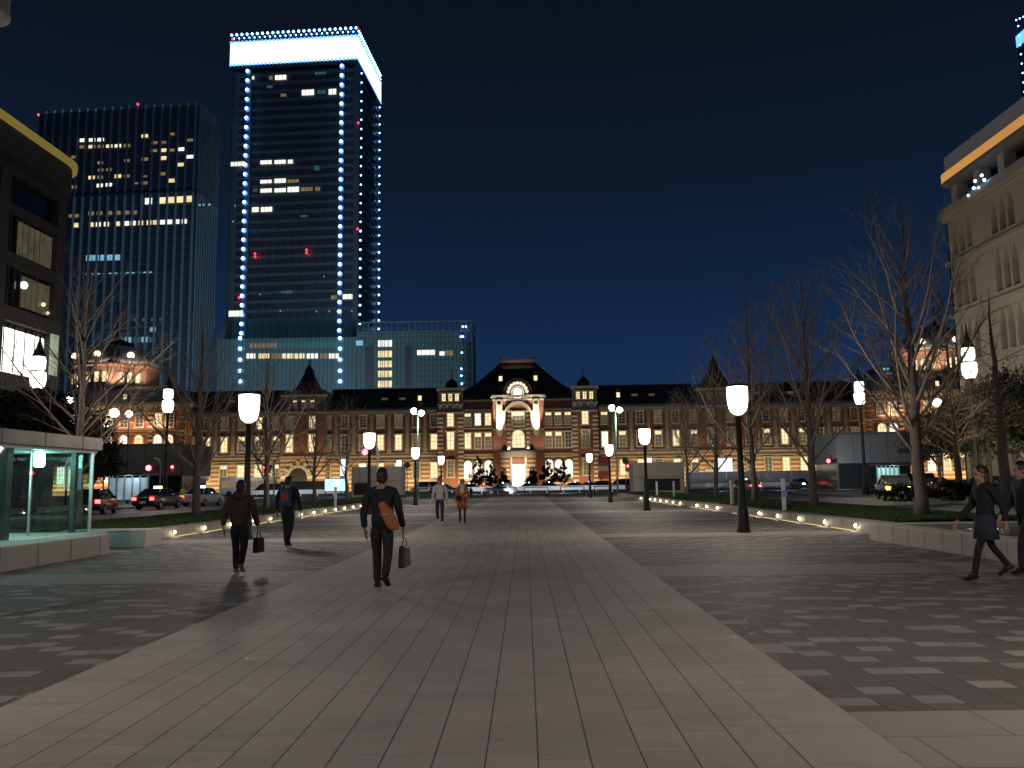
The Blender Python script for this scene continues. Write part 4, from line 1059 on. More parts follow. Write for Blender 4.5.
for px, m in ((71,'office_y'),(87,'office_y'),(94.5,'office_w'),(103,'office_w'),(114.5,'office_y'),(124,'office_w'),(131,'office_w'),(139,'office_y'),(147.5,'office_y'),(154,'office_y'),(161.5,'office_w'),(169,'office_w'),(176.5,'office_w'),(184,'office_w')):
    W.append((px,223.4-.012*px,5,4.6,m))
for px in (85,92,100,107,114): W.append((px,256,6.5,6,'office_b'))
W += [(151.6,329,6,4.5,'office_b'),(100,340,9,5,'office_t')]+[(px,339,6.5,5.5,'office_b' if px in (126,143) else 'office_t') for px in (119,126,134.5,143,151)]+[(px,319,5,3,'office_t') for px in (134,143,152,161)]
W += [(px,273-.01*px,3,1.2,'office_b') for px in range(83,150,6)]
for t in W: lit(ft_, *t[:4], FD-.25, t[4])
for px, py in ((28,107.5),(133,100)):
    link('warning_lamp', rl, ft_, (gx(px,FD,py), FD+2, gz(px,py,FD)))
mr = MB()
for px, py in ((28,107.5),(133,100)): mr.tube((gx(px,FD,py),FD+2.5,zt-1),(gx(px,FD,py),FD+2.5,gz(px,py,FD)), .15, n=5)
mr.build('lamp_mast', M['tower_dark'], ft_)
for px in (200,204,210): lit(ft_, px, 205, 2, 2, FD-.2, 'office_b')

piv = Vector((b_, FD, 0)); ft_.rotation_euler = (0,0,R(-4)); ft_.location = piv-Matrix.Rotation(R(-4), 3, 'Z')@piv
# --- sliver of the twin tower at the far right
TT = empty('office_tower', (0,0,0), 0, 'sliver of a blue lit glass tower cut by the right picture edge', 'skyscraper')
a = gx(1018,TD+40,55); MB().box(a, a+50, TD, TD+40, 0, 222).build('core', M['tower_glass'], TT)
MB().box(a-.4, a+50.4, TD-.8, TD+40, 222, 228).build('crown_screen', M['blue_halo2'], TT)
for i in range(9): link('lamp', bs, TT, (gx(1020.5,TD+20,50), TD+20, gz(1020.5,26+9.4*i,TD+20))).rotation_euler = (0,0,R(-90))
for i in range(4): link('lamp', bs, TT, (a-.5, TD+38-i*3, gz(1019,20-i*1.5,TD+38-i*3)))
mast = empty('lattice_mast', (gx(941.5,300,310),300,0), 0, 'thin red and white lattice mast beside the pale arcaded building', 'antenna mast')
m_ = MB(); zt = gz(941,292,300)
for s in (-1,1):
    for r_ in (-1,1): m_.tube((s*.7,r_*.7,0),(s*.35,r_*.35,zt), .12, n=4)
z = 40
while z < zt-2: m_.tube((-.6,-.6,z),(.6,-.6,z+1.6), .08, n=4); m_.tube((.6,-.6,z),(-.6,-.6,z+1.6), .08, n=4); z += 1.8
m_.build('lattice', mat('mast_paint', (.5,.35,.33), .6), mast); link('warning_lamp', rl, mast, (0,-1,gz(941,322,300)))
# far teal-lit roofs by the right dome
fr_ = empty('office_tower', (0,0,0), 0, 'far low office block with teal lights left of the right dome', 'building')
MB().box(gx(880,420,370), gx(896,420,370), 420, 440, 0, gz(888,366,420)).build('wall', M['tower_glass'], fr_)
for px, py, w_, h_ in ((886,369,6,2.5),(889,374,7,2.5),(884,375,3,2)): lit(fr_, px, py, w_, h_, 419.8, 'office_b')
for px, py in ((881,380),(892,357)): link('warning_lamp', rl, fr_, (gx(px,419,py), 419, gz(px,py,419)))

# ------------------------------------------------------------------ near building on the left
lb = empty('office_building', (0,0,0), 0, 'near dark stone office building with gold lit roof edge and one blazing white window', 'building')
M['dark_stone'] = mat('dark_stone', (0.06,0.055,0.05), .7, 0, .2, .3)
M['dark_glass'] = mat('dark_glazing', (0.012,0.014,0.015), .12, 0, .2, .1, spec=.9)
XW = -41.0; YE = 71.8
b = MB(); b.box(XW-30, XW-.6, 25, YE-.8, .13, 27.6, 0); b.build('glazing', M['dark_glass'], lb)
flv = [(.13,4.6),(9.4,10.8),(15.0,16.2),(19.6,20.6),(23.9,24.6),(27.0,27.6)]
b = MB()
for z0, z1 in flv: b.box(XW-30, XW, 25, YE, z0, z1)
b.build('floor_bands', M['dark_stone'], lb)
b = MB()
for yy in (25, 32.5, 40, 47.5, 55, 62.4, YE-1.3):
    for (z0, _), (z1, _2) in zip([(4.6,0),(10.8,0),(16.2,0),(20.6,0),(24.6,0)],[(9.4,0),(15.0,0),(19.6,0),(23.9,0),(27.0,0)]):
        b.box(XW-.9, XW+.02, yy, yy+1.3, z0+.002, z1-.002)
b.each('pier', M['dark_stone'], lb)
b = MB()
for k in range(60):
    yy = 25.5+k*.8
    if yy < YE-2.5:
        b.box(XW-.6, XW-.42, yy-.03, yy+.03, 10.802, 14.998); b.box(XW-.6, XW-.42, yy-.03, yy+.03, 16.202, 19.598); b.box(XW-.6, XW-.42, yy-.03, yy+.03, 20.602, 23.898)
b.build('mullions', M['dark_stone'], lb)
# roof slab with rounded corner and gold lit edge
n = 10; ro = 3.5; ex, ey = XW+1.7, YE+1.0
poly = [(XW-30, 22), (ex, 22)]+[(ex-ro+ro*math.cos(PI/2*i/n), ey-ro+ro*math.sin(PI/2*i/n)) for i in range(n+1)]+[(XW-30, ey)]
def slab(poly, z0, z1, nm, m, par):
    k = len(poly); vs = [(p[0],p[1],z0) for p in poly]+[(p[0],p[1],z1) for p in poly]
    return MB().add(vs, [tuple(range(k-1,-1,-1)), tuple(range(k,2*k))]+[(i,(i+1)%k,k+(i+1)%k,k+i) for i in range(k)]).build(nm, m, par)
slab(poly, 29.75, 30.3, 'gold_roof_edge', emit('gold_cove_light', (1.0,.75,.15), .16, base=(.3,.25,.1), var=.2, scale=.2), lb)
slab([(p[0]-.3 if p[0] > XW-20 else p[0], p[1]-.3) for p in poly], 27.61, 29.74, 'roof_soffit', M['dark_stone'], lb)
M['store_glow'] = emit('bright_store_window', (1.0,.97,.86), 2.6, True, var=.2, scale=.7)
MB().box(XW-.55, XW-.4, 64.4, 70.1, 10.95, 14.5).build('bright_window', M['store_glow'], lb)
b = MB()
for k in range(5): b.box(XW-.39, XW-.3, 64.4+k*1.4-.015, 64.4+k*1.4+.015, 10.95, 14.5)
b.build('bright_window_mullions', M['dark_stone'], lb)
M['curtain_lit'] = emit('drawn_curtain_glow', (.8,.75,.4), .07, var=.45, scale=.9)
MB().box(XW-.55, XW-.43, 65.5, 71.8, 20.8, 23.6).build('curtained_window', M['curtain_lit'], lb)
MB().box(XW-.55, XW-.43, 66.6, 71.0, 16.6, 19.2).build('curtained_window', M['curtain_lit'], lb)
for yy, z, s in ((66.6,18.4,.35),(69.5,17.4,.2),(71,17.2,.25),(70.2,16.8,.15)): MB().ball((XW-.3,yy,z), s, 0, 6, 4).build('window_lamp', M['office_y'] if s < .3 else M['office_w'], lb)
MB().box(XW-.1, XW+.1, YE-1.4, YE-.4, 11.4, 15.0).build('corner_light', emit('corner_strip', (.75,.9,.6), .35, var=.4, scale=1.5), lb)

# ------------------------------------------------------------------ near building on the right
rb_ = empty('arcaded_building', (0,0,0), 0, 'near pale stone building with tall pointed window recesses and orange lit cornice', 'building')
M['beige'] = mat('beige_stone', (0.4,0.36,0.28), .75, 0, .14, .3, .1, 4)
XR = 38.0; Y1 = 72.4
def frame_y(mb, xf, xb, y0, y1, z0, z1, holes):
    """wall in the plane x=xf with rectangular holes (y0,y1,z0,z1), made of vertical piers between"""
    holes = sorted(holes); yy = y0
    for (a0, a1, h0, h1) in holes:
        mb.box(xf, xb, yy, a0, z0, z1)
        if h0 > z0: mb.box(xf, xb, a0, a1, z0, h0)
        if h1 < z1: mb.box(xf, xb, a0, a1, h1, z1)
        yy = a1
    mb.box(xf, xb, yy, y1, z0, z1)
MB().box(XR+1.6, XR+30, 25, Y1-.3, .13, 28).build('rear_glazing', M['dark_glass'], rb_)
tiers = [(.13,5.9,0),(6.2,10.6,0),(10.9,15.3,0),(15.6,20.0,0),(20.3,24.0,0)]
wl = MB(); sl = MB()
for ti, (z0, z1, _) in enumerate(tiers):
    holes = []
    for bay in range(7):
        yb_ = Y1-.8-bay*6.1
        for k in range(3): yc = yb_-k*1.15; holes.append((yc-.85, yc, z0+.5, z1-.4))
    frame_y(wl, XR, XR+1.3, 25, Y1, z0, z1, holes)
    sl.box(XR-.25, XR+1.3, 25, Y1+.25, z1+.002, z1+.298)
    # pointed heads of the recesses
    for (a0, a1, h0, h1) in holes:
        m_ = (a0+a1)/2
        for s, e_ in ((a0, 1), (a1, -1)):
            wl.add([(XR+.02,s,h1),(XR+.02,m_,h1),(XR+.02,s,h1-1.3),(XR+1.2,s,h1),(XR+1.2,m_,h1),(XR+1.2,s,h1-1.3)], [(0,1,2),(3,5,4),(1,4,5,2),(0,3,4,1),(0,2,5,3)])
wl.box(XR+.0, XR+29, Y1-.25, Y1, .13, 24)          # end wall facing the station
wl.build('wall', M['beige'], rb_); sl.box(XR-.5, XR+29, 25, Y1+.2, 24.302, 24.9); sl.box(XR-.35, XR+29, 25, Y1+.15, 24.902, 25.2); sl.build('string_course', M['beige'], rb_)
cl = MB()
for k in range(14):
    yy = Y1-.9-k*3.6; cl.box(XR+.2, XR+1.2, yy-.9, yy, 25.203, 26.99)
cl.each('loggia_pier', M['beige'], rb_)
MB().box(XR+3, XR+29, 25, Y1-3, 25.202, 26.995).build('loggia_wall', M['dark_stone'], rb_)
lt_ = MB()
for (yy, z, hh) in ((68.2,8.2,2.2),(65.2,8.0,2.6),(69.9,13.0,2),(62.4,13.6,2.4),(61.2,13.4,2.4),(62.4,7.6,3)): lt_.box(XR+1.45, XR+1.55, yy-.25, yy+.25, z, z+hh)
lt_.build('lit_window', emit('green_white_interior', (.8,1,.8), .7, var=.3, scale=1.2), rb_)
poly = [(XR+29, 22), (XR-.7, 22), (XR-.7, Y1-1.2), (XR-.55, Y1-.8), (XR-.2, Y1-.55), (XR+29, Y1-.55)]
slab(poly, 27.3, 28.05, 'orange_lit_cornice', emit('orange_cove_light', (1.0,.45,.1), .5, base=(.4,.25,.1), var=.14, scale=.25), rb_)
slab([(p[0]+.03 if p[0] < XR+5 else p[0], p[1]-.03) for p in poly], 27.0, 27.297, 'soffit', M['stone_grey'], rb_)
slab([(p[0]+.25 if p[0] < XR+5 else p[0], p[1]-.25) for p in poly], 28.053, 29.5, 'parapet', mat('pale_parapet', (.42,.46,.5), .6), rb_)
for yy, z in ((66.5,24.2),(65.8,24.0),(64.9,24.3),(66.2,24.7),(67.4,23.9),(65.2,24.8)): MB().ball((XR-.6,yy,z+.9), .13, 0, 6, 4).build('christmas_lamp', M['blue_lamp'] if z > 24.1 else M['office_w'], rb_)
light('AREA','cornice_light',(XR-1.6,50,25.6), 14, (1,.6,.25), size=50, size_y=.3, target=(XR,50,27))
light('AREA','arcade_fill_light',(XR-9,48,1.2), 1900, (1,.85,.6), size=36, size_y=.4, target=(XR,55,14))  # unseen area light added to even out the pale wall

# lantern housing hanging into the top-left corner from a pole beside the camera
e = empty('loudspeaker_pole', (-6.68,9,0), 0, 'grey cylindrical loudspeaker housing on a pole, cut by the top left corner', 'loudspeaker')
p = MB(); p.tube((0,0,0),(0,0,8),.07,.06,12); p.tube((0,0,7.6),(.4,0,7.6),.03); p.build('pole', M['white_post'], e)
h = MB(); h.lathe([(.2,6.42),(.26,6.46),(.27,6.5),(.25,6.53),(.25,6.75),(.27,6.77),(.25,6.79),(.25,8.1),(.2,8.15)], (.45,0,.56), 20); h.build('housing', mat('warm_grey_housing', (.2,.19,.17), .6), e)

# unseen fill lights added behind the station to lift the dark towers
light('AREA','tower_fill_light',(gx(300,300,400),262,30), 21000, (.62,.8,1), size=60, size_y=8, target=(gx(295,370,200),370,110))
light('AREA','tower_fill_light',(gx(110,290,400),258,30), 6500, (.5,.72,1), size=60, size_y=8, target=(gx(110,330,300),330,80))
# ------------------------------------------------------------------ glass pavilion over the subway stairs
M['clear_glass'] = bpy.data.materials.new('clear_glass'); M['clear_glass'].use_nodes = True
_x = NT(M['clear_glass'].node_tree); _x.nt.nodes.remove(_x.nt.nodes['Principled BSDF'])
tr_ = _x.n('ShaderNodeBsdfTransparent'); tr_.inputs[0].default_value = (.8,.92,.9,1)
gl_ = _x.n('ShaderNodeBsdfGlossy'); gl_.inputs['Roughness'].default_value = .02
fz = _x.n('ShaderNodeLayerWeight'); fz.inputs[0].default_value = .5
mx = _x.n('ShaderNodeMixShader'); _x.put(mx.inputs[0], _x.math('MULTIPLY_ADD', _x.math('POWER', fz.outputs['Facing'], 4.0), .45, .03)); _x.put(mx.inputs[1], tr_.outputs[0]); _x.put(mx.inputs[2], gl_.outputs[0])
_x.put(_x.nt.nodes['Material Output'].inputs[0], mx.outputs[0])
gp = empty('glass_pavilion', (0,0,0), 0, 'glass subway entrance pavilion with flat stone roof, glowing teal inside', 'pavilion')
GX0, GX1, GY0, GY1 = -16.5, -10.75, 9.5, 20.5
b = MB(); b.box(-10.35, -9.65, 9.3, 19.35, 0, .47); b.build('low_wall', M['granite'], gp, bevel=.02)
b = MB()
for k in range(9): b.box(-9.648, -9.644, 9.3+1.2*k-.004, 9.3+1.2*k+.004, 0, .46)
b.build('wall_joints', M['black_void'], gp)
MB().box(-16.6, -10.352, GY0, GY1+.1, .0, .46).box(-10.5,-10.353,GY0,GY1+.1,.46,.47).build('plinth', M['granite'], gp)
b = MB(); b.box(GX0-.3, -10.6, GY0-1.5, GY1+.2, 2.46, 2.77); b.build('roof_slab', mat('roof_fascia_stone', (.15,.14,.13), .6, 0, .15, 1), gp, bevel=.015)
b = MB()
for k in range(8): b.box(-10.597, -10.592, GY0-.6+1.55*k-.004, GY0-.6+1.55*k+.004, 2.46, 2.77)
b.build('fascia_joints', M['black_void'], gp)
MB().box(GX0-.1, -10.7, GY0-1, GY1+.1, 2.40, 2.457).build('ceiling', mat('white_ceiling', (.6,.65,.63), .6), gp)
g = MB()
for k in range(6):
    y0 = GY0+k*1.83; 
    if y0+1.81 <= GY1: g.box(-10.76, -10.74, y0, y0+1.81, .475, 2.39)
for k in range(3): g.box(-10.76-1.9*(k+1)+.02, -10.78-1.9*k, GY1, GY1+.02, .475, 2.39)
g.each('glass_panel', M['clear_glass'], gp)
p = MB()
for (xx, yy, s) in ((-11.0,17.45,.1),(-11.05,20.25,.06),(-11.0,12.5,.13),(-13.4,19.9,.12),(-16.2,19.9,.14),(-16.2,12,.14)): p.box(xx-s, xx+s, yy-s, yy+s, .47, 2.4)
p.each('column', mat('dark_column', (.03,.04,.04), .4), gp)
p = MB()
for (yy) in (16.2, 16.9, 18.4): p.box(-12.3, -12.24, yy-.03, yy+.03, .47, 2.4)
p.box(-12.35,-12.2,15.9,16.3,.47,2.4); p.box(-13.6,-13.5,17,18.6,.47,2.38)
p.box(-10.79,-10.73,GY1-.01,GY1+.05,.475,2.45); p.box(-11.4,-11.36,19.0,19.05,.47,2.4); p.each('inner_mullion', M['steel'], gp)
p = MB(); p.tube((-12.2,16.4,.55),(-12.2,18.3,1.15),.035); p.tube((-12.2,16.4,.75),(-12.2,18.3,1.35),.02)
for k in range(4): p.tube((-12.2,16.5+k*.6,.47),(-12.2,16.5+k*.6,.6+k*.19),.02)
p.tube((-11.6,15.6,.47),(-11.6,15.6,1.25),.025); p.tube((-11.6,15.6,1.25),(-11.6,17.2,1.25),.025); p.tube((-11.6,15.6,.9),(-11.6,17.2,.9),.018); p.tube((-11.6,17.2,.47),(-11.6,17.2,1.25),.025)
p.build('handrail', M['steel'], gp)
MB().box(-15.5, -11.7, 18.6, 18.7, .47, .8).build('stair_parapet', mat('white_parapet', (.6,.66,.66), .5), gp)
M['teal_tube'] = emit('teal_white_lamp', (.45,1,.86), 26, True)
l = MB(); l.lathe([(.09,0),(.12,.05),(.12,.3),(.09,.33)], (-11.55,19.6,2.05), 12); l.build('hanging_lamp', M['teal_tube'], gp)
MB().tube((-11.55,19.6,2.44),(-11.55,19.6,2.46),.02).build('lamp_rod', M['steel'], gp)
light('AREA','pavilion_ceiling_light',(-13,17.3,2.36), 110, (.62,1,.9), size=3.5, size_y=4, target=(-13,17.3,0))
light('AREA','pavilion_ceiling_light',(-12.0,18.0,2.3), 40, (.65,1,.95), size=1.5, size_y=2, target=(-9.5,20,0))
# small stone-and-steel cabinet in front of the left verge
e = empty('service_cabinet', (0,0,0), 0, 'low grey steel cabinet with a pale stone end, between pavilion and left verge', 'cabinet')
MB().box(-11.9,-10.15,21.4,22.3,0,.42).build('body', mat('cabinet_steel', (.35,.42,.45), .35, .5, .2, 2), e, bevel=.01)
MB().box(-10.148,-9.75,21.35,22.35,0,.45).build('stone_end', M['granite'], e, bevel=.015)
MB().box(-11.0,-10.85,21.37,21.398,.05,.36).build('vent', M['black_void'], e)
MB().box(-11.95,-10.14,21.35,22.35,.422,.45).build('lid', M['granite'], e)

# raised basin on the right
e = empty('water_basin', (0,0,0), 0, 'raised pale granite basin with dark rippled water at the right of the walk', 'fountain basin')
b = MB(); y = 8.0
while y < 20.5: 
    b.box(8.35, 8.9, y+.004, min(y+.746, 20.55), 0, .40); y += .75
b.build('front_wall', M['granite'], e, bevel=.012)
b = MB(); xx = 8.904
while xx < 17: b.box(xx, min(xx+1.1,17)-.006, 20.0, 20.55, 0, .40); xx += 1.1
b.box(16.4,17,8,19.99,0,.4); b.build('rear_wall', M['granite'], e, bevel=.012)
m, x_, bb = base_mat('basin_water'); bb.inputs['Base Color'].default_value = (.02,.025,.03,1); bb.inputs['Roughness'].default_value = .04
ps = x_.n('ShaderNodeNewGeometry').outputs['Position']; x_.put(bb.inputs['Normal'], x_.bump(x_.noise(ps, 3.0, 3), .5, .08))
MB().box(8.902,16.398,8,19.998,.05,.3).build('water', m, e)

# concrete vent houses
def vent(px, D, wid, label, flip):
    e = empty('vent_house', (px, D, 0), 0, label, 'vent house', 'concrete vent houses')
    h = 3.45; w_ = wid
    b = MB(); b.box(0, w_, 0, 3.2, 0, h); b.build('wall', M['concrete'], e, bevel=.03)
    d0, d1 = (w_*.2, w_*.9) if not flip else (w_*.06, w_*.34)
    MB().box(d0, d1, -.06, -.004, .5, 1.75).build('louvre', M['black_void'], e)
    b = MB(); b.box(-.003-.01, -.003, .2, .23, 0, h); b.box(w_*.16,w_*.16+.03,-.012,-.003,0,h); b.box(0,w_,-.012,-.003,1.9,1.93)
    b.build('panel_joint', M['black_void'], e)
vent(11.4, 88, 5.4, 'beige concrete vent house with wide dark louvre, on the right of the walk', False)
vent(-18.4, 88, 5.3, 'beige concrete vent house with small dark louvre, on the left of the walk', True)

# white slim posts on the verges
def post(x_, y_, h, label, badge=False):
    e = empty('marker_post', (x_, y_, .28), 0, label, 'post', 'white marker posts')
    b = MB(); b.box(-.07,.07,-.05,.05,0,h); b.box(-.085,.085,-.065,.065,h,h+.04); b.build('post', M['white_post'], e, bevel=.01)
    if badge: MB().box(-.11,.11,-.075,-.068,h*.45,h*.66).build('plate', mat('blue_white_plate', (.25,.4,.75), .4), e)
post(10.0, 32.5, 1.2, 'slim white post with a blue plate on the right verge', True)
post(10.1, 41.0, 1.15, 'slim white post on the right verge behind the largest lamp')
post(10.3, 58.0, 1.15, 'slim white post before the right vent house, to the right', )
post(10.3, 65.5, 1.15, 'slim white post before the right vent house, to the left')
post(-11.4, 50.0, 1.1, 'slim white post on the left verge near the left vent house')

# tubular barriers at the end of the walk
def barrier(w_):
    e = empty('barrier'); b = MB()
    for s in (-1, 1): b.tube((s*w_/2,0,0),(s*w_/2,0,.98),.045,n=8)
    b.tube((-w_/2-.045,0,1.0),(w_/2+.045,0,1.0),.045,n=8); b.build('frame', M['lamp_iron'], e)
    b = MB(); b.tube((-w_/2,0,.6),(w_/2,0,.6),.03,n=6); b.build('rail', M['lamp_iron'], e); return e
b0 = barrier(2.7); 
for k, (px, lb) in enumerate(((430,'beside the man in the pale shirt'),(459,'behind the woman in the pink coat'),(496,'before the black taxi'),(536,'middle one under the station door'),(572,'just left of the farthest right lamp'),(606,'nearest the right floodlight pole'))):
    e = b0 if k == 0 else copy_tree(b0); e.location = (gx(px,95), 95, 0); tag(e, 'low black tubular barrier at the walk end, '+lb, 'barrier', 'tubular barriers')

# traffic signals and signs
M['sig_red'] = emit('red_signal', (1,.06,.08), 14, False)
M['sig_off'] = mat('signal_off', (.02,.03,.02), .4)
M['sig_body'] = mat('signal_housing', (.06,.065,.06), .5)
def signal(x_, y_, z, label, big=.2, ped=False):
    e = empty('traffic_signal', (x_, y_, 0), 0, label, 'traffic light', 'traffic signals')
    MB().path([(1.0,0,0),(1.0,0,z+.3),(.8,0,z+.75),(.35,0,z+.85)],[.09,.07,.06,.05],8).build('pole', M['pole_green'] if not ped else M['lamp_iron'], e)
    b = MB()
    if ped: b.box(-.25,.25,-.12,.12,z-.55,z+.4); b.box(.25,1.0,-.03,.03,z-.05,z+.05)
    else: b.box(-.25,.9,-.12,.12,z-.25,z+.25); b.box(.3,.4,-.03,.03,z+.25,z+.85)
    b.build('housing', M['sig_body'], e)
    MB().ball((0,-.14,z+(.12 if ped else 0)), big, 0, 12, 8).build('red_lens', M['sig_red'], e)
    if not ped:
        for k in (.35,.68): MB().disc((k,z), .15, -.16, n=12, thick=.03).build('dark_lens', M['sig_off'], e)
    light('POINT','signal_glow',(x_,y_-.5,z), 12, (1,.08,.08), rad=.15)
signal(gx(148.5,72), 72, gz(148.5,468,72), 'red traffic light above the dark taxi', .24)
signal(gx(172,90), 90, gz(172,468,90), 'small red pedestrian light right of the tall double lantern lamp', .15, True)
signal(gx(265,92), 92, gz(265,467,92), 'red traffic light behind the second left tree', .19)
signal(gx(365,66), 66, gz(365,452,66), 'bright red traffic light just under the second left path lamp', .24)
signal(gx(829,92), 92, gz(829,461,92), 'red traffic light right of the second right tree', .2)
signal(gx(819,130), 130, gz(819,440,130), 'faint red traffic light high behind the second right tree', .17, True)
signal(gx(628,100), 100, gz(628,467,100), 'small red pedestrian light beside the right vent house', .13, True)
def round_sign(px, D, py, label):
    e = empty('round_sign', (gx(px,D), D, 0), 0, label, 'traffic sign', 'round signs seen from behind')
    z = gz(px,py,D); MB().tube((0,.05,0),(0,.05,z+.3),.05,n=8).build('pole', M['steel'], e)
    MB().disc((0,z), .38, 0, n=20, thick=.03).build('disc', M['sig_body'], e)
round_sign(626, 97, 461, 'dark round sign on a pole beside the right vent house'); round_sign(407, 97, 465, 'dark round sign on a pole behind the left vent house')
# lit advertising panels
def kiosk(px, D, py0, py1, wpx, label, m, pole=True, name='lit_panel'):
    w_ = wpx*D/F; z1, z0 = gz(px,py0,D), max(gz(px,py1,D), .1)
    e = empty(name, (gx(px,D), D, 0), 0, label, 'light box', 'lit advertising boxes')
    b = MB(); b.box(-w_/2-.08, w_/2+.08, 0, .4, z0-.08, z1+.08); 
    if z0 > .3: b.box(-w_/2, -w_/2+.15, .1, .3, 0, z0-.082); b.box(w_/2-.15, w_/2, .1, .3, 0, z0-.082)
    b.build('case', M['sig_body'], e)
    MB().box(-w_/2, w_/2, -.05, -.004, z0, z1).build('panel', m, e)
kb = emit('blue_white_panel', (.45,.72,1.0), 1.6, False, var=.3, scale=1.0); kw = emit('white_panel', (.9,.95,1.0), 1.3, False, var=.3, scale=.8)
kiosk(335, 118, 479, 491, 20, 'low blue white light box left of the left vent house', kb)
kiosk(343, 125, 459, 476, 6, 'narrow tall white light box above the blue one', kw)
kiosk(399, 120, 460, 476, 5, 'narrow white light box at the right edge of the left vent house', kw)
kiosk(844, 140, 468, 477, 8, 'small blue white light box left of the second right tall lamp', kb)
kiosk(649, 150, 458, 476, 7, 'white light box peeping over the right vent house', kw)
kiosk(726, 170, 458, 478, 14, 'broad white lit doorway panel behind the third right tree', kw)
# red and white banner by the station
e = empty('banner_sign', (gx(604,205), 205, 0), 0, 'red and white upright banner board near the station right tower', 'banner')
z0, z1 = 2.2, 7.6
MB().box(-1.35,1.35,0,.2,z0,z1).box(-1.3,-1.15,.05,.15,0,z0-.003).box(1.15,1.3,.05,.15,0,z0-.003).build('board', mat('red_board', (.55,.12,.08), .6), e)
MB().box(-1.35,1.35,-.03,-.003,4.2,5.4).build('white_band', mat('white_board', (.7,.68,.62), .6), e)
light('SPOT','banner_spot',(gx(604,205), 199, .5), 260, (1,.8,.6), target=(gx(604,205), 205, 5), spot=70)

# construction hoarding and white rails standing in for headlight streaks
M['hoard'] = mat('hoarding_panel', (.42,.42,.42), .6, 0, .12, .5); M['rail_white'] = mat('white_streak_paint', (.75,.76,.78), .45)
def hoarding(px0, px1, D, h, label):
    x0, x1 = gx(px0,D), gx(px1,D); e = empty('hoarding', (x0, D, 0), 0, label, 'hoarding', 'construction hoardings')
    n = int((x1-x0)/1.5); b = MB()
    for i in range(n): b.box(i*1.5, i*1.5+1.47, -.03 if i % 2 else 0, .05, 0, h)
    b.build('panel', M['hoard'], e); MB().box(0, n*1.5, .06, .12, h*.5, h*.5+.1).box(0,n*1.5,-.06,-.031,h,h+.08).build('rail', M['steel'], e)
hoarding(686, 905, 155, 3.0, 'long grey construction hoarding across the right of the station forecourt')
hoarding(225, 350, 158, 2.4, 'pale construction hoarding across the left of the station forecourt')
def guard(px0, px1, D, label):  # white rail put in place of the streaks left by passing headlights
    x0, x1 = gx(px0,D), gx(px1,D); e = empty('streak_rail', (x0, D, 0), 0, label, 'light streak', 'white streak rails')
    b = MB(); b.box(0, x1-x0, -.04, .04, .35, .98); b.build('rail', M['rail_white'], e)
    b = MB(); xx = 0
    while xx < x1-x0: b.box(xx, xx+.12, -.06, .06, 0, 1.02); xx += 2.5
    b.each('post', M['rail_white'], e)
guard(465, 625, 128, 'white rail standing in for headlight streaks on the far road before the station'); guard(690, 1000, 147, 'white rail standing in for headlight streaks on the far road at the right'); guard(235, 345, 126, 'white rail standing in for headlight streaks on the far road at the left')
for px, D, pw in ((500,118,420),(545,118,420),(590,118,420),(750,114,360),(810,114,420),(870,114,360),(290,116,500),(240,116,360),(430,118,420)):
    light('SPOT','rail_fill_spot',(gx(px,D)-5, D-3, .7), pw*6, (.88,.95,1), target=(gx(px,D)+4, D+11, .7), spot=120, rad=.15)  # unseen spots added to brighten the white rails; no car carries them

# grey box buildings and bus shelters left and right of the forecourt
def shelter(px0, px1, D, label, lit_col):
    x0, x1 = gx(px0,D), gx(px1,D); e = empty('bus_shelter', (x0, D, 0), 0, label, 'bus shelter', 'bus shelters'); L = x1-x0
    MB().box(-.5, L+.5, -.8, 2.2, 2.7, 2.9).build('roof', M['sig_body'], e)
    b = MB()
    for i in range(6): b.box(L*i/5-.06, L*i/5+.06, 1.5, 1.62, 0, 2.698)
    b.build('post', mat('light_blue_post', (.25,.45,.6), .5), e)
    b = MB()
    for i in range(5): b.box(L*i/5+.1, L*(i+1)/5-.1, 1.53, 1.56, .5, 2.5)
    b.build('panel', emit('shelter_panel', lit_col, .3, base=(.5,.5,.5), var=.4, scale=1.2), e)
shelter(100, 140, 74, 'bus shelter with pale blue posts behind the dark cars on the left', (.4,.6,.7))
shelter(884, 906, 84, 'teal lit bus shelter behind the nearest right tree', (.55,1,.85))
def boxb(px0, px1, D, zt, z0, label, dark):
    x0, x1 = gx(px0,D), gx(px1,D); e = empty('grey_building', (x0, D, 0), 0, label, 'building', 'windowless grey buildings'); L = x1-x0
    MB().box(0, L, 0, 10, z0, zt).build('wall', mat('grey_panel', dark, .7, 0, .12, .2), e)
    b = MB(); b.box(.4, L-.4, .6, 9.5, 0, z0-.003); b.build('ground_floor', M['dark_glass'], e)
    MB().box(-.1, L+.1, -.1, 10.1, zt+.003, zt+.35).build('parapet', M['sig_body'], e)
    b = MB()
    for i in range(1, int(L/2.4)): b.box(i*2.4-.02, i*2.4+.02, -.02, -.003, z0, zt)
    b.build('panel_joints', M['black_void'], e)
boxb(108, 182, 112, 7.2, 3.2, 'windowless dark grey box building behind the left taxis', (.12,.125,.12))
boxb(838, 916, 118, 7.6, 3.6, 'windowless grey box building behind the right tall lamp', (.09,.092,.095))
light('POINT','shelter_light',(gx(895,84), 84, 2.4), 90, (.6,1,.85), rad=.3); light('POINT','shelter_light',(gx(125,74), 74.5, 2.4), 50, (.7,.9,1), rad=.3)
light('SPOT','street_wash',(gx(870,100),100,9), 260, (.9,.95,1), target=(gx(875,118),118,5), spot=100)
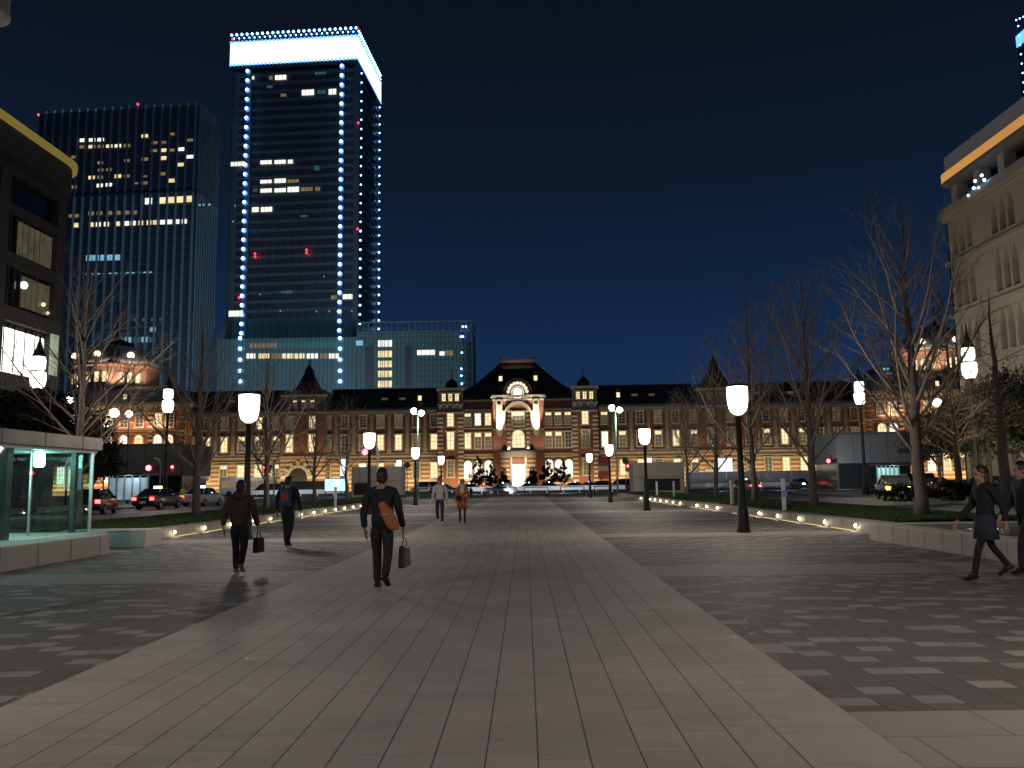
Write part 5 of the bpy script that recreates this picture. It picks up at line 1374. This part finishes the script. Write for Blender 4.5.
# far globe lamps beside the left and right domes
def globe_lamp(px, py, D, r, label, col_=(1,.95,.82)):
    e = empty('globe_lamp', (gx(px,D), D, 0), 0, label, 'street lamp', 'far globe street lamps'); z = gz(px,py,D)
    MB().lathe([(.15,0),(.1,.4),(.06,z-r)], n=8).build('post', M['lamp_iron'], e); MB().ball((0,0,z), r, 0, 14, 10).build('globe', M['lantern_w'], e); bulb(gx(px,D), D, z, 220, (1,.93,.82), r*.4)
for px, py, D, r, lb in ((66,400,76,.36,'warm globe lamp right of the dark office building'),(111,413,96,.55,'largest white globe lamp before the left dome wing'),(126,414,100,.42,'smaller white globe lamp before the left dome wing'),
                         (103,424,104,.4,'dim globe lamp just under the larger one at the left dome wing'),(943,403,110,.6,'large white globe lamp before the right dome wing'),(940,416,116,.4,'smaller globe lamp below the large one at the right dome wing'),(794,406+1,200,.1,'')):
    if lb: globe_lamp(px, py, D, r, lb)

# ------------------------------------------------------------------ vehicles
M['tyre'] = mat('tyre_rubber', (.015,.015,.015), .8); M['rim'] = mat('wheel_rim', (.4,.4,.4), .3, .9)
M['car_glass'] = mat('car_glass', (.02,.025,.03), .06, 0, 0, spec=.8); M['tail'] = emit('tail_lamp', (1,.04,.03), 12); M['tail_off'] = mat('tail_lens', (.25,.02,.02), .3)
M['head'] = emit('head_lamp', (.85,.93,1), 26, True); M['head_off'] = mat('head_lens', (.6,.6,.6), .15); M['amber'] = emit('amber_lamp', (1,.45,.06), 14); M['taxi_sign'] = emit('taxi_roof_lamp', (1,.75,.3), 7); M['taxi_sign_g'] = emit('taxi_roof_lamp_cool', (.7,.95,1), 6); M['taxi_sign_b'] = emit('taxi_roof_lamp_blue', (.2,.4,1), 12)
M['plate'] = mat('number_plate', (.6,.6,.55), .5); M['chrome'] = mat('chrome_trim', (.6,.6,.6), .15, 1.0)
def paint(n, c): return mat(n, c, .35, .0, 0.04, 2, coat=.3)
def car(kind, colr, label, loc, rz, tail=None, head=None, roof=None, group='cars and taxis on the far roads', van=False):
    """nose towards +y; length along y"""
    e = empty('taxi' if roof else 'car', loc, rz, label, 'taxi' if roof else 'car', group)
    L, W_, H = {'sedan':(4.7,1.7,1.48),'wagon':(4.6,1.74,1.52),'suv':(4.4,1.74,1.66),'van':(4.8,1.8,1.95)}[kind]
    if kind == 'sedan': up = [(-2.3,.62),(-2.32,.88),(-2.2,.98),(-1.5,1.0),(1.0,1.0),(1.25,.97),(2.15,.84),(2.33,.68),(2.35,.42),(2.25,.28),(-2.2,.28),(-2.33,.4)]; cab = [(-1.62,.985),(-1.02,1.42),(-.75,H),(.3,H),(.55,1.42),(1.2,.985)]
    elif kind == 'wagon': up = [(-2.25,.6),(-2.27,.95),(-2.15,1.02),(1.05,1.0),(2.05,.84),(2.27,.68),(2.3,.42),(2.2,.28),(-2.15,.28),(-2.27,.4)]; cab = [(-2.15,1.005),(-1.85,1.42),(-1.6,H),(.3,H),(.6,1.42),(1.3,.985)]
    elif kind == 'suv': up = [(-2.15,.65),(-2.17,1.02),(-2.05,1.08),(1.0,1.06),(2.0,.96),(2.17,.8),(2.2,.45),(2.1,.32),(-2.1,.32),(-2.17,.45)]; cab = [(-2.08,1.065),(-1.85,1.55),(-1.6,H),(.35,H),(.6,1.56),(1.1,1.045)]
    else: up = [(-2.35,.6),(-2.37,1.05),(-2.3,1.12),(1.5,1.1),(2.15,.98),(2.37,.8),(2.4,.45),(2.3,.3),(-2.3,.3),(-2.37,.45)]; cab = [(-2.3,1.105),(-2.15,1.85),(-2.0,H),(.7,H),(.95,1.85),(1.75,1.08)]
    def body(poly, w0, w1, zlo, zhi, nm, m, bev):
        n = len(poly); vs = []
        for s in (-1, 1):
            for y_, z_ in poly:
                f = 0 if zhi == zlo else min(1, max(0, (z_-zlo)/(zhi-zlo))); vs.append((s*(w0+(w1-w0)*f)/2, y_, z_))
        fs = [tuple(range(n)), tuple(range(2*n-1, n-1, -1))]+[(i, n+i, n+(i+1) % n, (i+1) % n) for i in range(n)]
        return MB().add(vs, fs, 0, True).build(nm, m, e, bevel=bev)
    body(up, W_, W_-.08, .3, 1.0, 'body', colr, .07)
    body(cab, W_-.12, W_-.5, 1.0, H, 'cabin_glass', M['car_glass'], .05)
    # roof panel and pillars
    ys = [p[0] for p in cab]; y0, y1 = cab[2][0], cab[3][0]
    rp = MB(); rp.box(-(W_-.52)/2, (W_-.52)/2, y0-.1, y1+.12, H-.01, H+.025)
    zb = cab[0][1]
    for s in (-1, 1):
        for (p, q) in ((cab[0],cab[1]),(cab[1],cab[2]),(cab[5],cab[4]),(cab[4],cab[3])):
            def xw(z_): return s*((W_-.12)+((W_-.5)-(W_-.12))*(z_-1.0)/(H-1.0))/2
            rp.tube((xw(p[1]),p[0],p[1]),(xw(q[1]),q[0],q[1]),.045,n=6)
        ym = (y0+y1)/2-.1; rp.tube((s*(W_-.1)/2,ym,zb),(s*(W_-.5)/2,ym,H),.04,n=6)
    rp.build('roof_panel', colr, e)
    for sx2 in (-1, 1):
        for yy in (-L*.29, L*.3):
            wv = MB(); xx = sx2*(W_/2-.1)
            wv.tube((xx-sx2*.1,yy,.31),(xx+sx2*.11,yy,.31),.31,n=18); o = wv.build('wheel', M['tyre'], e)
            r_ = MB(); r_.tube((xx+sx2*.112,yy,.31),(xx+sx2*.125,yy,.31),.19,.17,12); r_.build('rim', M['rim'], o)
    hl, tl = up[-5][0]-.02, up[0][0]
    for s in (-1, 1):
        MB().box(s*W_/2-s*.1, s*W_/2-s*.48, L/2-.16, L/2+.005, .62, .78).build('headlight', head or M['head_off'], e)
        MB().box(s*W_/2-s*.06, s*W_/2-s*.34, -L/2-.005, -L/2+.12, .68, .9).build('taillight', tail or M['tail_off'], e)
        MB().box(s*(W_/2-.04), s*(W_/2+.14), .75, .95, .98, 1.1).build('mirror', colr, e)
    MB().box(-.22,.22,-L/2-.02,-L/2+.01,.45,.62).build('number_plate', M['plate'], e)
    MB().box(-.5,.5,L/2-.06,L/2+.0,.42,.6).build('grille', M['chrome'], e)
    if roof:
        b = MB(); b.prismx([(-.1,0),(.1,0),(.06,.17),(-.06,.17)], -.28, .28); b.build('roof_lamp', roof, e, loc=(0,-.2,H+.026))
    return e
black, silver, white, dark = paint('black_paint', (.012,.012,.014)), paint('silver_paint', (.45,.46,.47)), paint('white_paint', (.7,.7,.7)), paint('dark_blue_paint', (.02,.03,.06))
green, yellow = paint('green_paint', (.03,.12,.06)), paint('yellow_paint', (.5,.35,.05))
car('wagon', black, 'black estate car seen right of the glass pavilion', (-26.7,51.5,-.01), R(14), tail=M['tail'])
car('sedan', black, 'dark taxi with orange roof lamp and red brake lights, between estate car and silver taxi', (-27.1,61.4,-.01), R(-3), tail=M['tail'], roof=M['taxi_sign'])
car('sedan', silver, 'silver taxi with red tail lights, left of the second left tree', (-27.0,69.5,-.01), R(-4), tail=M['tail'], roof=M['taxi_sign_g'])
car('suv', black, 'black hatchback with amber light, left of the nearest right tree trunk', (25.6,58.5,-.01), R(-14), tail=M['amber'])
car('sedan', dark, 'dark car with bluish headlights at the right picture edge', (26.4,44.5,-.01), R(180), head=M['head'])
car('sedan', black, 'black taxi crossing before the station, teal light through its windows', (gx(501.5,118),118,0), R(90), tail=M['tail'], roof=M['taxi_sign_g'])
far = [('sedan',black,444,134,'dark green lit taxi behind the couple',-90,M['tail'],None,M['taxi_sign_g'],),('van',white,425,140,'white van behind the man in the pale shirt',90,M['tail'],None,None),
 ('sedan',dark,468,150,'dark blue taxi with blue roof lamp above the tiny dark child',90,M['tail'],M['head'],M['taxi_sign_b']),('sedan',black,548,152,'black taxi queueing under the right arched windows',90,M['tail'],M['head'],M['taxi_sign_b']),
 ('sedan',dark,574,152,'dark blue taxi queueing below the right corner tower',90,M['tail'],M['head'],M['taxi_sign_b']),('suv',black,600,152,'black hatchback queueing below the red banner',90,M['tail'],None,None),
 ('sedan',black,528,154,'black taxi waiting right under the station door',90,M['tail'],M['head'],M['taxi_sign_b']),('van',dark,622,150,'dark van by the right vent house',90,M['tail'],None,None),
 ('sedan',black,753,118,'black taxi with red lights left of the second right tree',180-8,None,M['tail'],None),('sedan',silver,866,120,'silver car with bright headlights left of the right tall lamp',-120,None,M['head'],None),
 ('suv',white,853,128,'white hatchback facing with bright headlights',-160,None,M['head'],None),('sedan',black,928,70,'black sedan parked behind the nearest right tree',90,None,None,None),('sedan',black,985,64,'black sedan parked under the right evergreens',90,None,None,None),
 ('van',black,912,96,'black van behind the teal lit shelter',90,M['tail'],None,None),('sedan',silver,206,112,'silver car with glaring headlights right of the second left tree',-150,None,M['head'],None),('van',black,268,128,'black van behind the walker in navy',90,M['tail'],None,None),
 ('sedan',black,588,158,'black taxi queueing behind the dark blue taxi',90,M['tail'],None,M['taxi_sign_b']),('sedan',silver,834,132,'silver car facing with white headlights right of the second right tree',-170,None,M['head'],None),('sedan',black,893,108,'dark car with white headlights beyond the black hatchback',-165,None,M['head'],None),('sedan',black,800,138,'black car facing with headlights left of the second right tree',-172,None,M['head'],None),('sedan',white,160,92,'white car with headlights beyond the dark taxi',-175,None,M['head'],None),
 ('sedan',yellow,745,140,'yellow taxi behind the third right tree',90,M['tail'],None,M['taxi_sign'])]
for kd, cl_, px, D, lb_, rz, tl_, hd, rf in far:
    car(kd, cl_, lb_, (gx(px,D), D, 0 if D > 97 else -.01), R(rz), tail=tl_, head=hd, roof=rf)
def moto(px, D, label, rz=80, c=None):
    e = empty('scooter', (gx(px,D), D, .12), R(rz), label, 'scooter', 'parked scooters')
    for yy in (-.6,.6):
        b = MB(); b.tube((-.05,yy,.28),(.05,yy,.28),.28,n=16); b.build('wheel', M['tyre'], e)
    b = MB(); b.path([(0,-.75,.75),(0,-.3,.72),(0,.05,.35),(0,.35,.35),(0,.55,.8),(0,.5,1.0)],[.12,.16,.14,.12,.08,.04],8); b.build('body', c or black, e)
    b = MB(); b.path([(0,-.7,.86),(0,-.2,.85)],[.1,.13],8); b.build('seat', M['tyre'], e)
    b = MB(); b.tube((-.3,.48,1.02),(.3,.48,1.02),.02,n=6); b.build('handlebar', M['chrome'], e)
for k, px in enumerate((921,929,937,946)): moto(px, 55, 'dark parked scooter, %s in the row behind the hedge' % ['leftmost','second from the left','third from the left','rightmost'][k], 80+k*4)
# bus
e = empty('bus', (gx(250,135),135,0), 0, 'white city bus crossing behind the largest left path lamp', 'bus')
MB().box(-4.6,4.6,-1.2,1.2,.35,3.05).build('body', white, e, bevel=.12)
b = MB(); [b.box(-4.2+k*1.42,-4.2+k*1.42+1.28,-1.23,-1.202,1.4,2.5) for k in range(6)]; b.build('window', M['office_dim'], e)
for yy in (-3, 2.6): 
    b = MB(); b.tube((yy,-1.24,.45),(yy,-1.0,.45),.45,n=18); b.build('wheel', M['tyre'], e)
MB().box(4.601,4.64,-.9,.9,1.3,2.7).build('windscreen', M['car_glass'], e)
light('POINT','bus_light',(gx(250,135),131,3.6), 130, (.9,.95,1), rad=.3)

# ------------------------------------------------------------------ people
def skin_mesh(nm, pts, edges, radii, mats, sub=2, root=0):
    me = bpy.data.meshes.new(nm+'_sk'); me.from_pydata([tuple(p) for p in pts], edges, [])
    o = bpy.data.objects.new(nm+'_sk', me); col.objects.link(o)
    md = o.modifiers.new('s', 'SKIN'); md.use_smooth_shade = True
    if not me.skin_vertices: return None
    lay = me.skin_vertices[0].data
    for i, r_ in enumerate(radii):
        lay[i].radius = (r_, r_) if not isinstance(r_, tuple) else r_
        lay[i].use_root = (i == root)
    ss = o.modifiers.new('u', 'SUBSURF'); ss.levels = sub; ss.render_levels = sub
    dg = bpy.context.evaluated_depsgraph_get(); dg.update()
    out = bpy.data.meshes.new_from_object(o.evaluated_get(dg)); out.name = nm
    bpy.data.objects.remove(o); out.materials.clear()
    for m_ in mats: out.materials.append(m_)
    for p_ in out.polygons: p_.use_smooth = True
    return out
def fabric(n, c, r=.85): return mat(n, c, r, 0, .18, 12, .3, 60)
M['skin'] = mat('skin', (.42,.25,.17), .6, 0, .06, 8)
def person(loc, rz, H, label, top_m, leg_m, shoe_m, hair_m, stride=.28, arm=.18, coat=0.0, skirt=None, scarf=None, longhair=False, hood=False, turn=0.0, legs_bare=None, bulk=1.0, female=False, belt=None, elbow=0.12, lift=.12):
    e = empty('person', loc, rz, label, 'person')
    s = H/1.75; e.scale = (s, s, s)
    V = Vector; sh = .17 if female else .195
    d = stride
    J = dict(pel=V((0,0,.95)), bel=V((0,.0,1.1)), che=V((0,.01,1.3)), ubk=V((0,.0,1.42)), nk=V((0,.01,1.5)), hd=V((0,.03,1.6)), tp=V((0,.02,1.69)))
    Lg = {}
    for sd, f in ((-1, d), (1, -d)):
        hip = V((sd*.09, 0, .9)); lf = 0 if f > 0 else lift
        kn = V((sd*.1, f*.45+.05, .5+.01)); an = V((sd*.095, f*.95-.02, .085+lf)); 
        toe = V((sd*.105, an.y+.17, .035+lf*.25)); heel = V((sd*.095, an.y-.05, .04+lf))
        Lg[sd] = (hip, kn, an, toe, heel)
    Ar = {}
    for sd, f in ((-1, -arm), (1, arm)):
        a0 = V((sd*sh, 0, 1.42)); a1 = V((sd*(sh+.06), f*.55-.03, 1.14)); a2 = V((sd*(sh+.07), f*1.2+elbow*.6, .9)); a3 = V((sd*(sh+.065), f*1.3+elbow*.75, .81))
        Ar[sd] = (a0, a1, a2, a3)
    pts = []; ed = []; rr = []
    def add(p, r_, par=None):
        pts.append(p); rr.append(r_)
        if par is not None: ed.append((par, len(pts)-1))
        return len(pts)-1
    p0 = add(J['pel'], (.15,.1)); b1 = add(J['bel'], (.125,.09), p0); c1 = add(J['che'], (.15,.1), b1); u1 = add(J['ubk'], (.12,.075), c1)
    n1 = add(J['nk'], (.052,.052), u1); h1 = add(J['hd'], (.075,.088), n1); add(J['tp'], (.062,.07), h1)
    for sd in (-1, 1):
        hip, kn, an, toe, heel = Lg[sd]
        a = add(hip, .07, p0); a = add(hip.lerp(kn,.5), .056, a); a = add(kn, .044, a); a = add(kn.lerp(an,.35), .042, a); a = add(an, .03, a); add(toe+V((0,-.02,.005)), (.024,.018), a)
        q = Ar[sd]; a = add(q[0], .05, u1); a = add(q[0].lerp(q[1],.5), .043, a); a = add(q[1], .036, a); a = add(q[2], .026, a); pm = add(q[3], (.034,.018), a)
        dn = (q[3]-q[2]).normalized(); fw = V((0,1,0))
        for k in range(4):
            off = V((0, (k-1.5)*.021, 0)); f0 = q[3]+dn*.03+off; L_ = (.062,.072,.068,.052)[k]
            i0 = add(f0, .0095, pm); i1 = add(f0+dn*L_*.5+V((-sd*.006,0,0)), .0085, i0); add(f0+dn*L_+V((-sd*.022,0.0,0)), .0075, i1)
        t0_ = add(q[3]+V((-sd*.012,.035,.01)), .011, pm); add(q[3]+V((-sd*.02,.055,-.025)), .009, t0_)
    me = skin_mesh('body', pts, ed, rr, [M['skin']], 1)
    body = link('body', me, e)
    # head: skull, jaw, nose and ears added to the same mesh
    hb = bmesh.new(); hb.from_mesh(me)
    R_ = Matrix.Rotation(turn, 4, 'Z'); T = Matrix.Translation(J['hd'])
    def blob(c, sc_3, seg=16):
        m4 = T @ R_ @ Matrix.Translation(c) @ Matrix.Diagonal((*sc_3, 1)); g_ = bmesh.ops.create_uvsphere(hb, u_segments=seg, v_segments=seg//2+2, radius=1, matrix=m4)
        for v_ in g_['verts']:
            for f_ in v_.link_faces: f_.smooth = True
    blob((0,.0,.035), (.077,.096,.108)); blob((0,.03,-.04), (.056,.062,.07)); blob((0,.1,-.005), (.013,.02,.026), 8); blob((-.078,0,.005), (.012,.02,.032), 8); blob((.078,0,.005), (.012,.02,.032), 8); blob((0,.088,-.05), (.022,.008,.008), 8)
    hb.to_mesh(me); hb.free()
    for sx2 in (-1, 1):
        MB().ball(tuple(T @ R_ @ V((sx2*.031,.088,.018))), .0115, 0, 8, 6).build('eye', M['black_void'], e)
    hm = bmesh.new()
    m4 = T @ R_ @ Matrix.Translation((0,-.018,.055)) @ Matrix.Diagonal((.09,.105,.105,1)); bmesh.ops.create_uvsphere(hm, u_segments=20, v_segments=12, radius=1, matrix=m4)
    if longhair: bmesh.ops.create_uvsphere(hm, u_segments=16, v_segments=10, radius=1, matrix=T @ R_ @ Matrix.Translation((0,-.055,-.05)) @ Matrix.Diagonal((.088,.06,.15,1)))
    else: bmesh.ops.create_uvsphere(hm, u_segments=16, v_segments=10, radius=1, matrix=T @ R_ @ Matrix.Translation((0,-.04,.0)) @ Matrix.Diagonal((.08,.07,.085,1)))
    rn = random.Random(int(H*1000))
    for v_ in hm.verts: v_.co += Vector((rn.gauss(0,.003), rn.gauss(0,.003), rn.gauss(0,.003)))
    for f_ in hm.faces: f_.smooth = True
    hme = bpy.data.meshes.new('hair'); hm.to_mesh(hme); hm.free(); hme.materials.append(hair_m); link('hair', hme, e)
    # jacket
    pts, ed, rr = [], [], []; k_ = bulk
    z0 = .9-coat*.3
    p0 = add(V((0,.0,.84)), (.178*k_,.132*k_)); b1 = add(J['bel'], (.158*k_,.118*k_), p0); c1 = add(J['che'], (.18*k_,.13*k_), b1); u1 = add(J['ubk'], (.14*k_,.095*k_), c1); add(J['nk']+V((0,-.005,.01)), (.07,.07), u1)
    for sd in (-1, 1):
        q = Ar[sd]; a = add(q[0]+V((-sd*.012,0,-.012)), .062*k_, u1); a = add(q[0].lerp(q[1],.5), .066*k_, a); a = add(q[1], .058*k_, a); a = add(q[1].lerp(q[2],.6), .05*k_, a); add(q[2]+(q[3]-q[2])*.1, .044*k_, a)
    jm = skin_mesh('jacket', pts, ed, rr, [top_m], 3)
    from mathutils import noise as mn
    for v_ in jm.vertices:      # soft folds
        q_ = v_.co*Vector((9, 9, 5)); v_.co += v_.normal*(mn.noise(q_+Vector((H*7,0,0)))*.011+mn.noise(q_*2.3)*.005)
    link('jacket', jm, e)
    if coat:
        MB().lathe([(.17*k_,.98),(.185*k_,.86),(.2*k_,.98-coat*.6),(.215*k_,.98-coat),(.2*k_,.98-coat+.01)], (0,.02,0), 20, sy=.78).build('coat_skirt', top_m, e)
    if skirt: MB().lathe([(.15,1.0),(.18,.86),(.215,.62),(.2,.62)], (0,.02,0), 20, sy=.8).build('skirt', skirt, e)
    # trousers or tights
    pts, ed, rr = [], [], []; t_ = legs_bare or 1.0
    p0 = add(V((0,0,1.02)), (.14,.1)); 
    for sd in (-1, 1):
        hip, kn, an, toe, heel = Lg[sd]
        a = add(hip+V((0,0,-.1)), .098*(t_ if t_ < 1 else 1), p0); a = add(hip.lerp(kn,.5), .088*t_, a); a = add(kn, .072*t_, a); a = add(kn.lerp(an,.45), .066*t_, a); add(an+V((0,-.005,-.015)), .06*t_, a)
    link('trousers' if t_ == 1 else 'tights', skin_mesh('trousers', pts, ed, rr, [leg_m], 2), e)
    for sd in (-1, 1):
        hip, kn, an, toe, heel = Lg[sd]
        pts, ed, rr = [], [], []; a = add(an+V((0,0,.01)), .05); h_ = add(heel, (.042,.035), a); m_ = add(an.lerp(toe,.55)+V((0,0,-.02)), (.048,.036), a); add(toe, (.044,.03), m_)
        link('shoe', skin_mesh('shoe', pts, ed, rr, [shoe_m], 2), e)
    if scarf: MB().lathe([(.1,0),(.135,.03),(.14,.08),(.11,.13),(.075,.13)], (0,.015,1.44), 16, sy=.95).build('scarf', scarf, e); MB().box(-.07,.07,.125,.16,1.2,1.46).build('scarf_end', scarf, e, bevel=.02)
    if hood: MB().ball((0,-.1,1.47), .12, 0, 14, 8, .75).build('hood', top_m, e)
    if belt: MB().path([(-.19,.0,1.45),(-.08,-.145,1.35),(.08,-.15,1.15),(.16,-.135,1.02)], .014, 6).build('bag_strap', belt, e)
    def hand(sd): return e.matrix_basis @ Ar[sd][3]
    return e, J, Ar, s
hair_b = mat('dark_brown_hair', (.035,.018,.012), .5, 0, .3, 30); hair_k = mat('black_hair', (.012,.01,.01), .45, 0, .3, 30)
def hand_at(e, Ar, sd, s):
    m4 = Matrix.Translation(e.location) @ e.rotation_euler.to_matrix().to_4x4() @ Matrix.Diagonal((s,s,s,1)); return m4 @ (Ar[sd][3]+Vector((0,0,-.06)))
# walker with the orange bag
A, J, Ar, s = person((-2.09,12.15,.004), R(-4), 1.74, 'person walking away in a dark jacket with an orange shoulder bag on the back', fabric('black_jacket', (.018,.02,.024)), fabric('charcoal_trousers', (.022,.023,.024)), fabric('brown_shoes', (.02,.015,.012)), hair_b, .17, .08, bulk=1.05, belt=fabric('strap_black', (.02,.02,.02)), elbow=.2)
e = empty('shoulder_bag', (A.location.x+.13, A.location.y-.205, 1.08), R(-4), 'orange brown shoulder bag hanging on the back of the walker in the dark jacket', 'bag')
b = MB(); b.prism([(-.15,.17),(-.07,.2),(.04,.09),(.14,-.1),(.16,-.2),(.07,-.24),(-.02,-.17),(-.11,.0)], -.045, .045, 0, False); o = b.build('pouch', fabric('orange_leather', (.42,.12,.035), .55), e, bevel=.03)
b = MB(); b.path([(-.14,-.05,.0),(.0,-.055,-.0),(.12,-.05,-.02)], .008, 5); b.build('zip', M['steel'], e)
hp = hand_at(A, Ar, 1, s)
e = empty('shopping_bag', (hp.x+.02, hp.y, hp.z-.02), R(78), 'pale grey shopping bag in the right hand of the walker with the orange bag', 'bag')
M['poly'] = fabric('grey_plastic', (.05,.05,.05), .4); b = MB(); b.prism([(-.12,-.12),(.12,-.12),(.16,-.42),(-.15,-.44)], -.05, .05); b.build('sack', M['poly'], e, bevel=.025)
b = MB(); b.path([(-.1,0,-.12),(-.03,0,.0),(.03,0,.0),(.1,0,-.12)], .007, 5); b.build('handle', M['poly'], e)
# walker in brown hoodie
A, J, Ar, s = person((-4.97,14.5,0), R(3), 1.62, 'person walking away in a brown hooded jacket with a black bag in the right hand', fabric('brown_hoodie', (.06,.035,.025)), fabric('black_jeans', (.014,.014,.016)), fabric('white_soled_shoes', (.25,.24,.22)), hair_k, .2, .16, bulk=1.16, hood=True)
hp = hand_at(A, Ar, 1, s)
e = empty('tote_bag', (hp.x+.02, hp.y, hp.z), R(80), 'black tote bag carried by the walker in the brown hoodie', 'bag'); b = MB(); b.prism([(-.12,-.08),(.12,-.08),(.14,-.34),(-.14,-.34)], -.05, .05); b.build('sack', fabric('black_tote', (.015,.015,.017)), e, bevel=.02)
b = MB(); b.path([(-.08,0,-.08),(-.03,0,.01),(.03,0,.01),(.08,0,-.08)], .009, 5); b.build('handle', fabric('tote_handle', (.015,.015,.017)), e)
# walker in navy with rucksack
A, J, Ar, s = person((-5.9,20.7,0), R(-2), 1.76, 'person walking away in a navy jacket with a red and blue backpack', fabric('navy_jacket', (.015,.018,.035)), fabric('navy_trousers', (.013,.014,.022)), fabric('dark_shoes', (.02,.02,.02)), hair_k, .26, .1, bulk=1.05)
e = empty('backpack', (A.location.x, A.location.y-.2, 1.22), R(-2), 'small backpack with a red patch over blue worn by the walker in navy', 'backpack')
MB().box(-.14,.14,-.07,.05,-.2,.22).build('pouch', fabric('blue_pack', (.03,.06,.2)), e, bevel=.04); MB().box(-.09,.09,-.09,-.072,-.08,.16).build('patch', fabric('red_patch', (.45,.06,.08)), e, bevel=.01)
# couple facing
A, J, Ar, s = person((-3.25,31.7,.004), R(180), 1.76, 'man walking towards the camera in a pale shirt and dark jeans', fabric('pale_shirt', (.55,.48,.48)), fabric('blue_jeans', (.03,.04,.06)), fabric('white_trainers', (.6,.58,.55)), hair_b, .1, .05, bulk=.98)
B, J, Ar, s = person((-2.42,32.0,.004), R(183), 1.68, 'woman walking towards the camera in a salmon coat with a cream scarf', fabric('salmon_coat', (.42,.13,.085)), fabric('dark_tights', (.04,.025,.025)), fabric('black_boots', (.015,.015,.015)), hair_b, .06, .03, coat=.38, scarf=fabric('cream_scarf', (.6,.54,.42)), longhair=True, legs_bare=.74, female=True, elbow=.5)
e = empty('clutch_bag', (-2.53, 31.72, .98), 0, 'small black bag held by the woman in the salmon coat', 'bag'); MB().box(-.1,.1,-.05,.05,-.1,.08).build('pouch', fabric('black_bag', (.015,.015,.015)), e, bevel=.03); MB().path([(-.06,0,.08),(0,0,.16),(.06,0,.08)], .008, 5).build('handle', M['tyre'], e)
# passers at the right edge, walking left
C_, J, Ar, s = person((6.75,12.4,0), R(90), 1.66, 'woman striding left in a black jacket, navy skirt and black boots before the basin', fabric('black_coat', (.014,.014,.018)), fabric('black_tights', (.015,.014,.016)), fabric('tall_boots', (.012,.012,.012)), hair_b, .34, .2, skirt=fabric('navy_skirt', (.03,.035,.06)), longhair=True, legs_bare=.8, female=True)
D_, J, Ar, s = person((7.75,13.1,0), R(88), 1.72, 'person in black walking left, cut by the right picture edge', fabric('black_parka', (.015,.015,.016)), fabric('grey_black_trousers', (.02,.02,.022)), fabric('black_shoes', (.014,.014,.014)), hair_k, .22, .15, bulk=1.12)
E_, J, Ar, s = person((gx(471,94.0),94.0,0), R(180), 1.12, 'tiny dark clad child standing by the barriers behind the couple', fabric('kid_coat', (.015,.015,.018)), fabric('kid_trousers', (.015,.015,.018)), fabric('kid_shoes', (.02,.02,.02)), hair_k, .04, .03, bulk=1.25)
for px, D, lb_, c in ((737,108,'distant person in dark clothes crossing left of the second right tree',(.03,.03,.035)),(757,104,'distant person in hi-vis yellow vest left of the second right tree',(.5,.5,.08)),(183,80,'distant traffic guard in yellow vest beyond the silver taxi',(.5,.5,.08)),(128,78,'distant person in yellow green by the left bus shelter',(.35,.5,.08))):
    person((gx(px,D),D,0), R(170), 1.7, lb_, fabric('distant_top', c), fabric('distant_trousers', (.02,.02,.03)), fabric('distant_shoes', (.02,.02,.02)), hair_k, .1, .06)
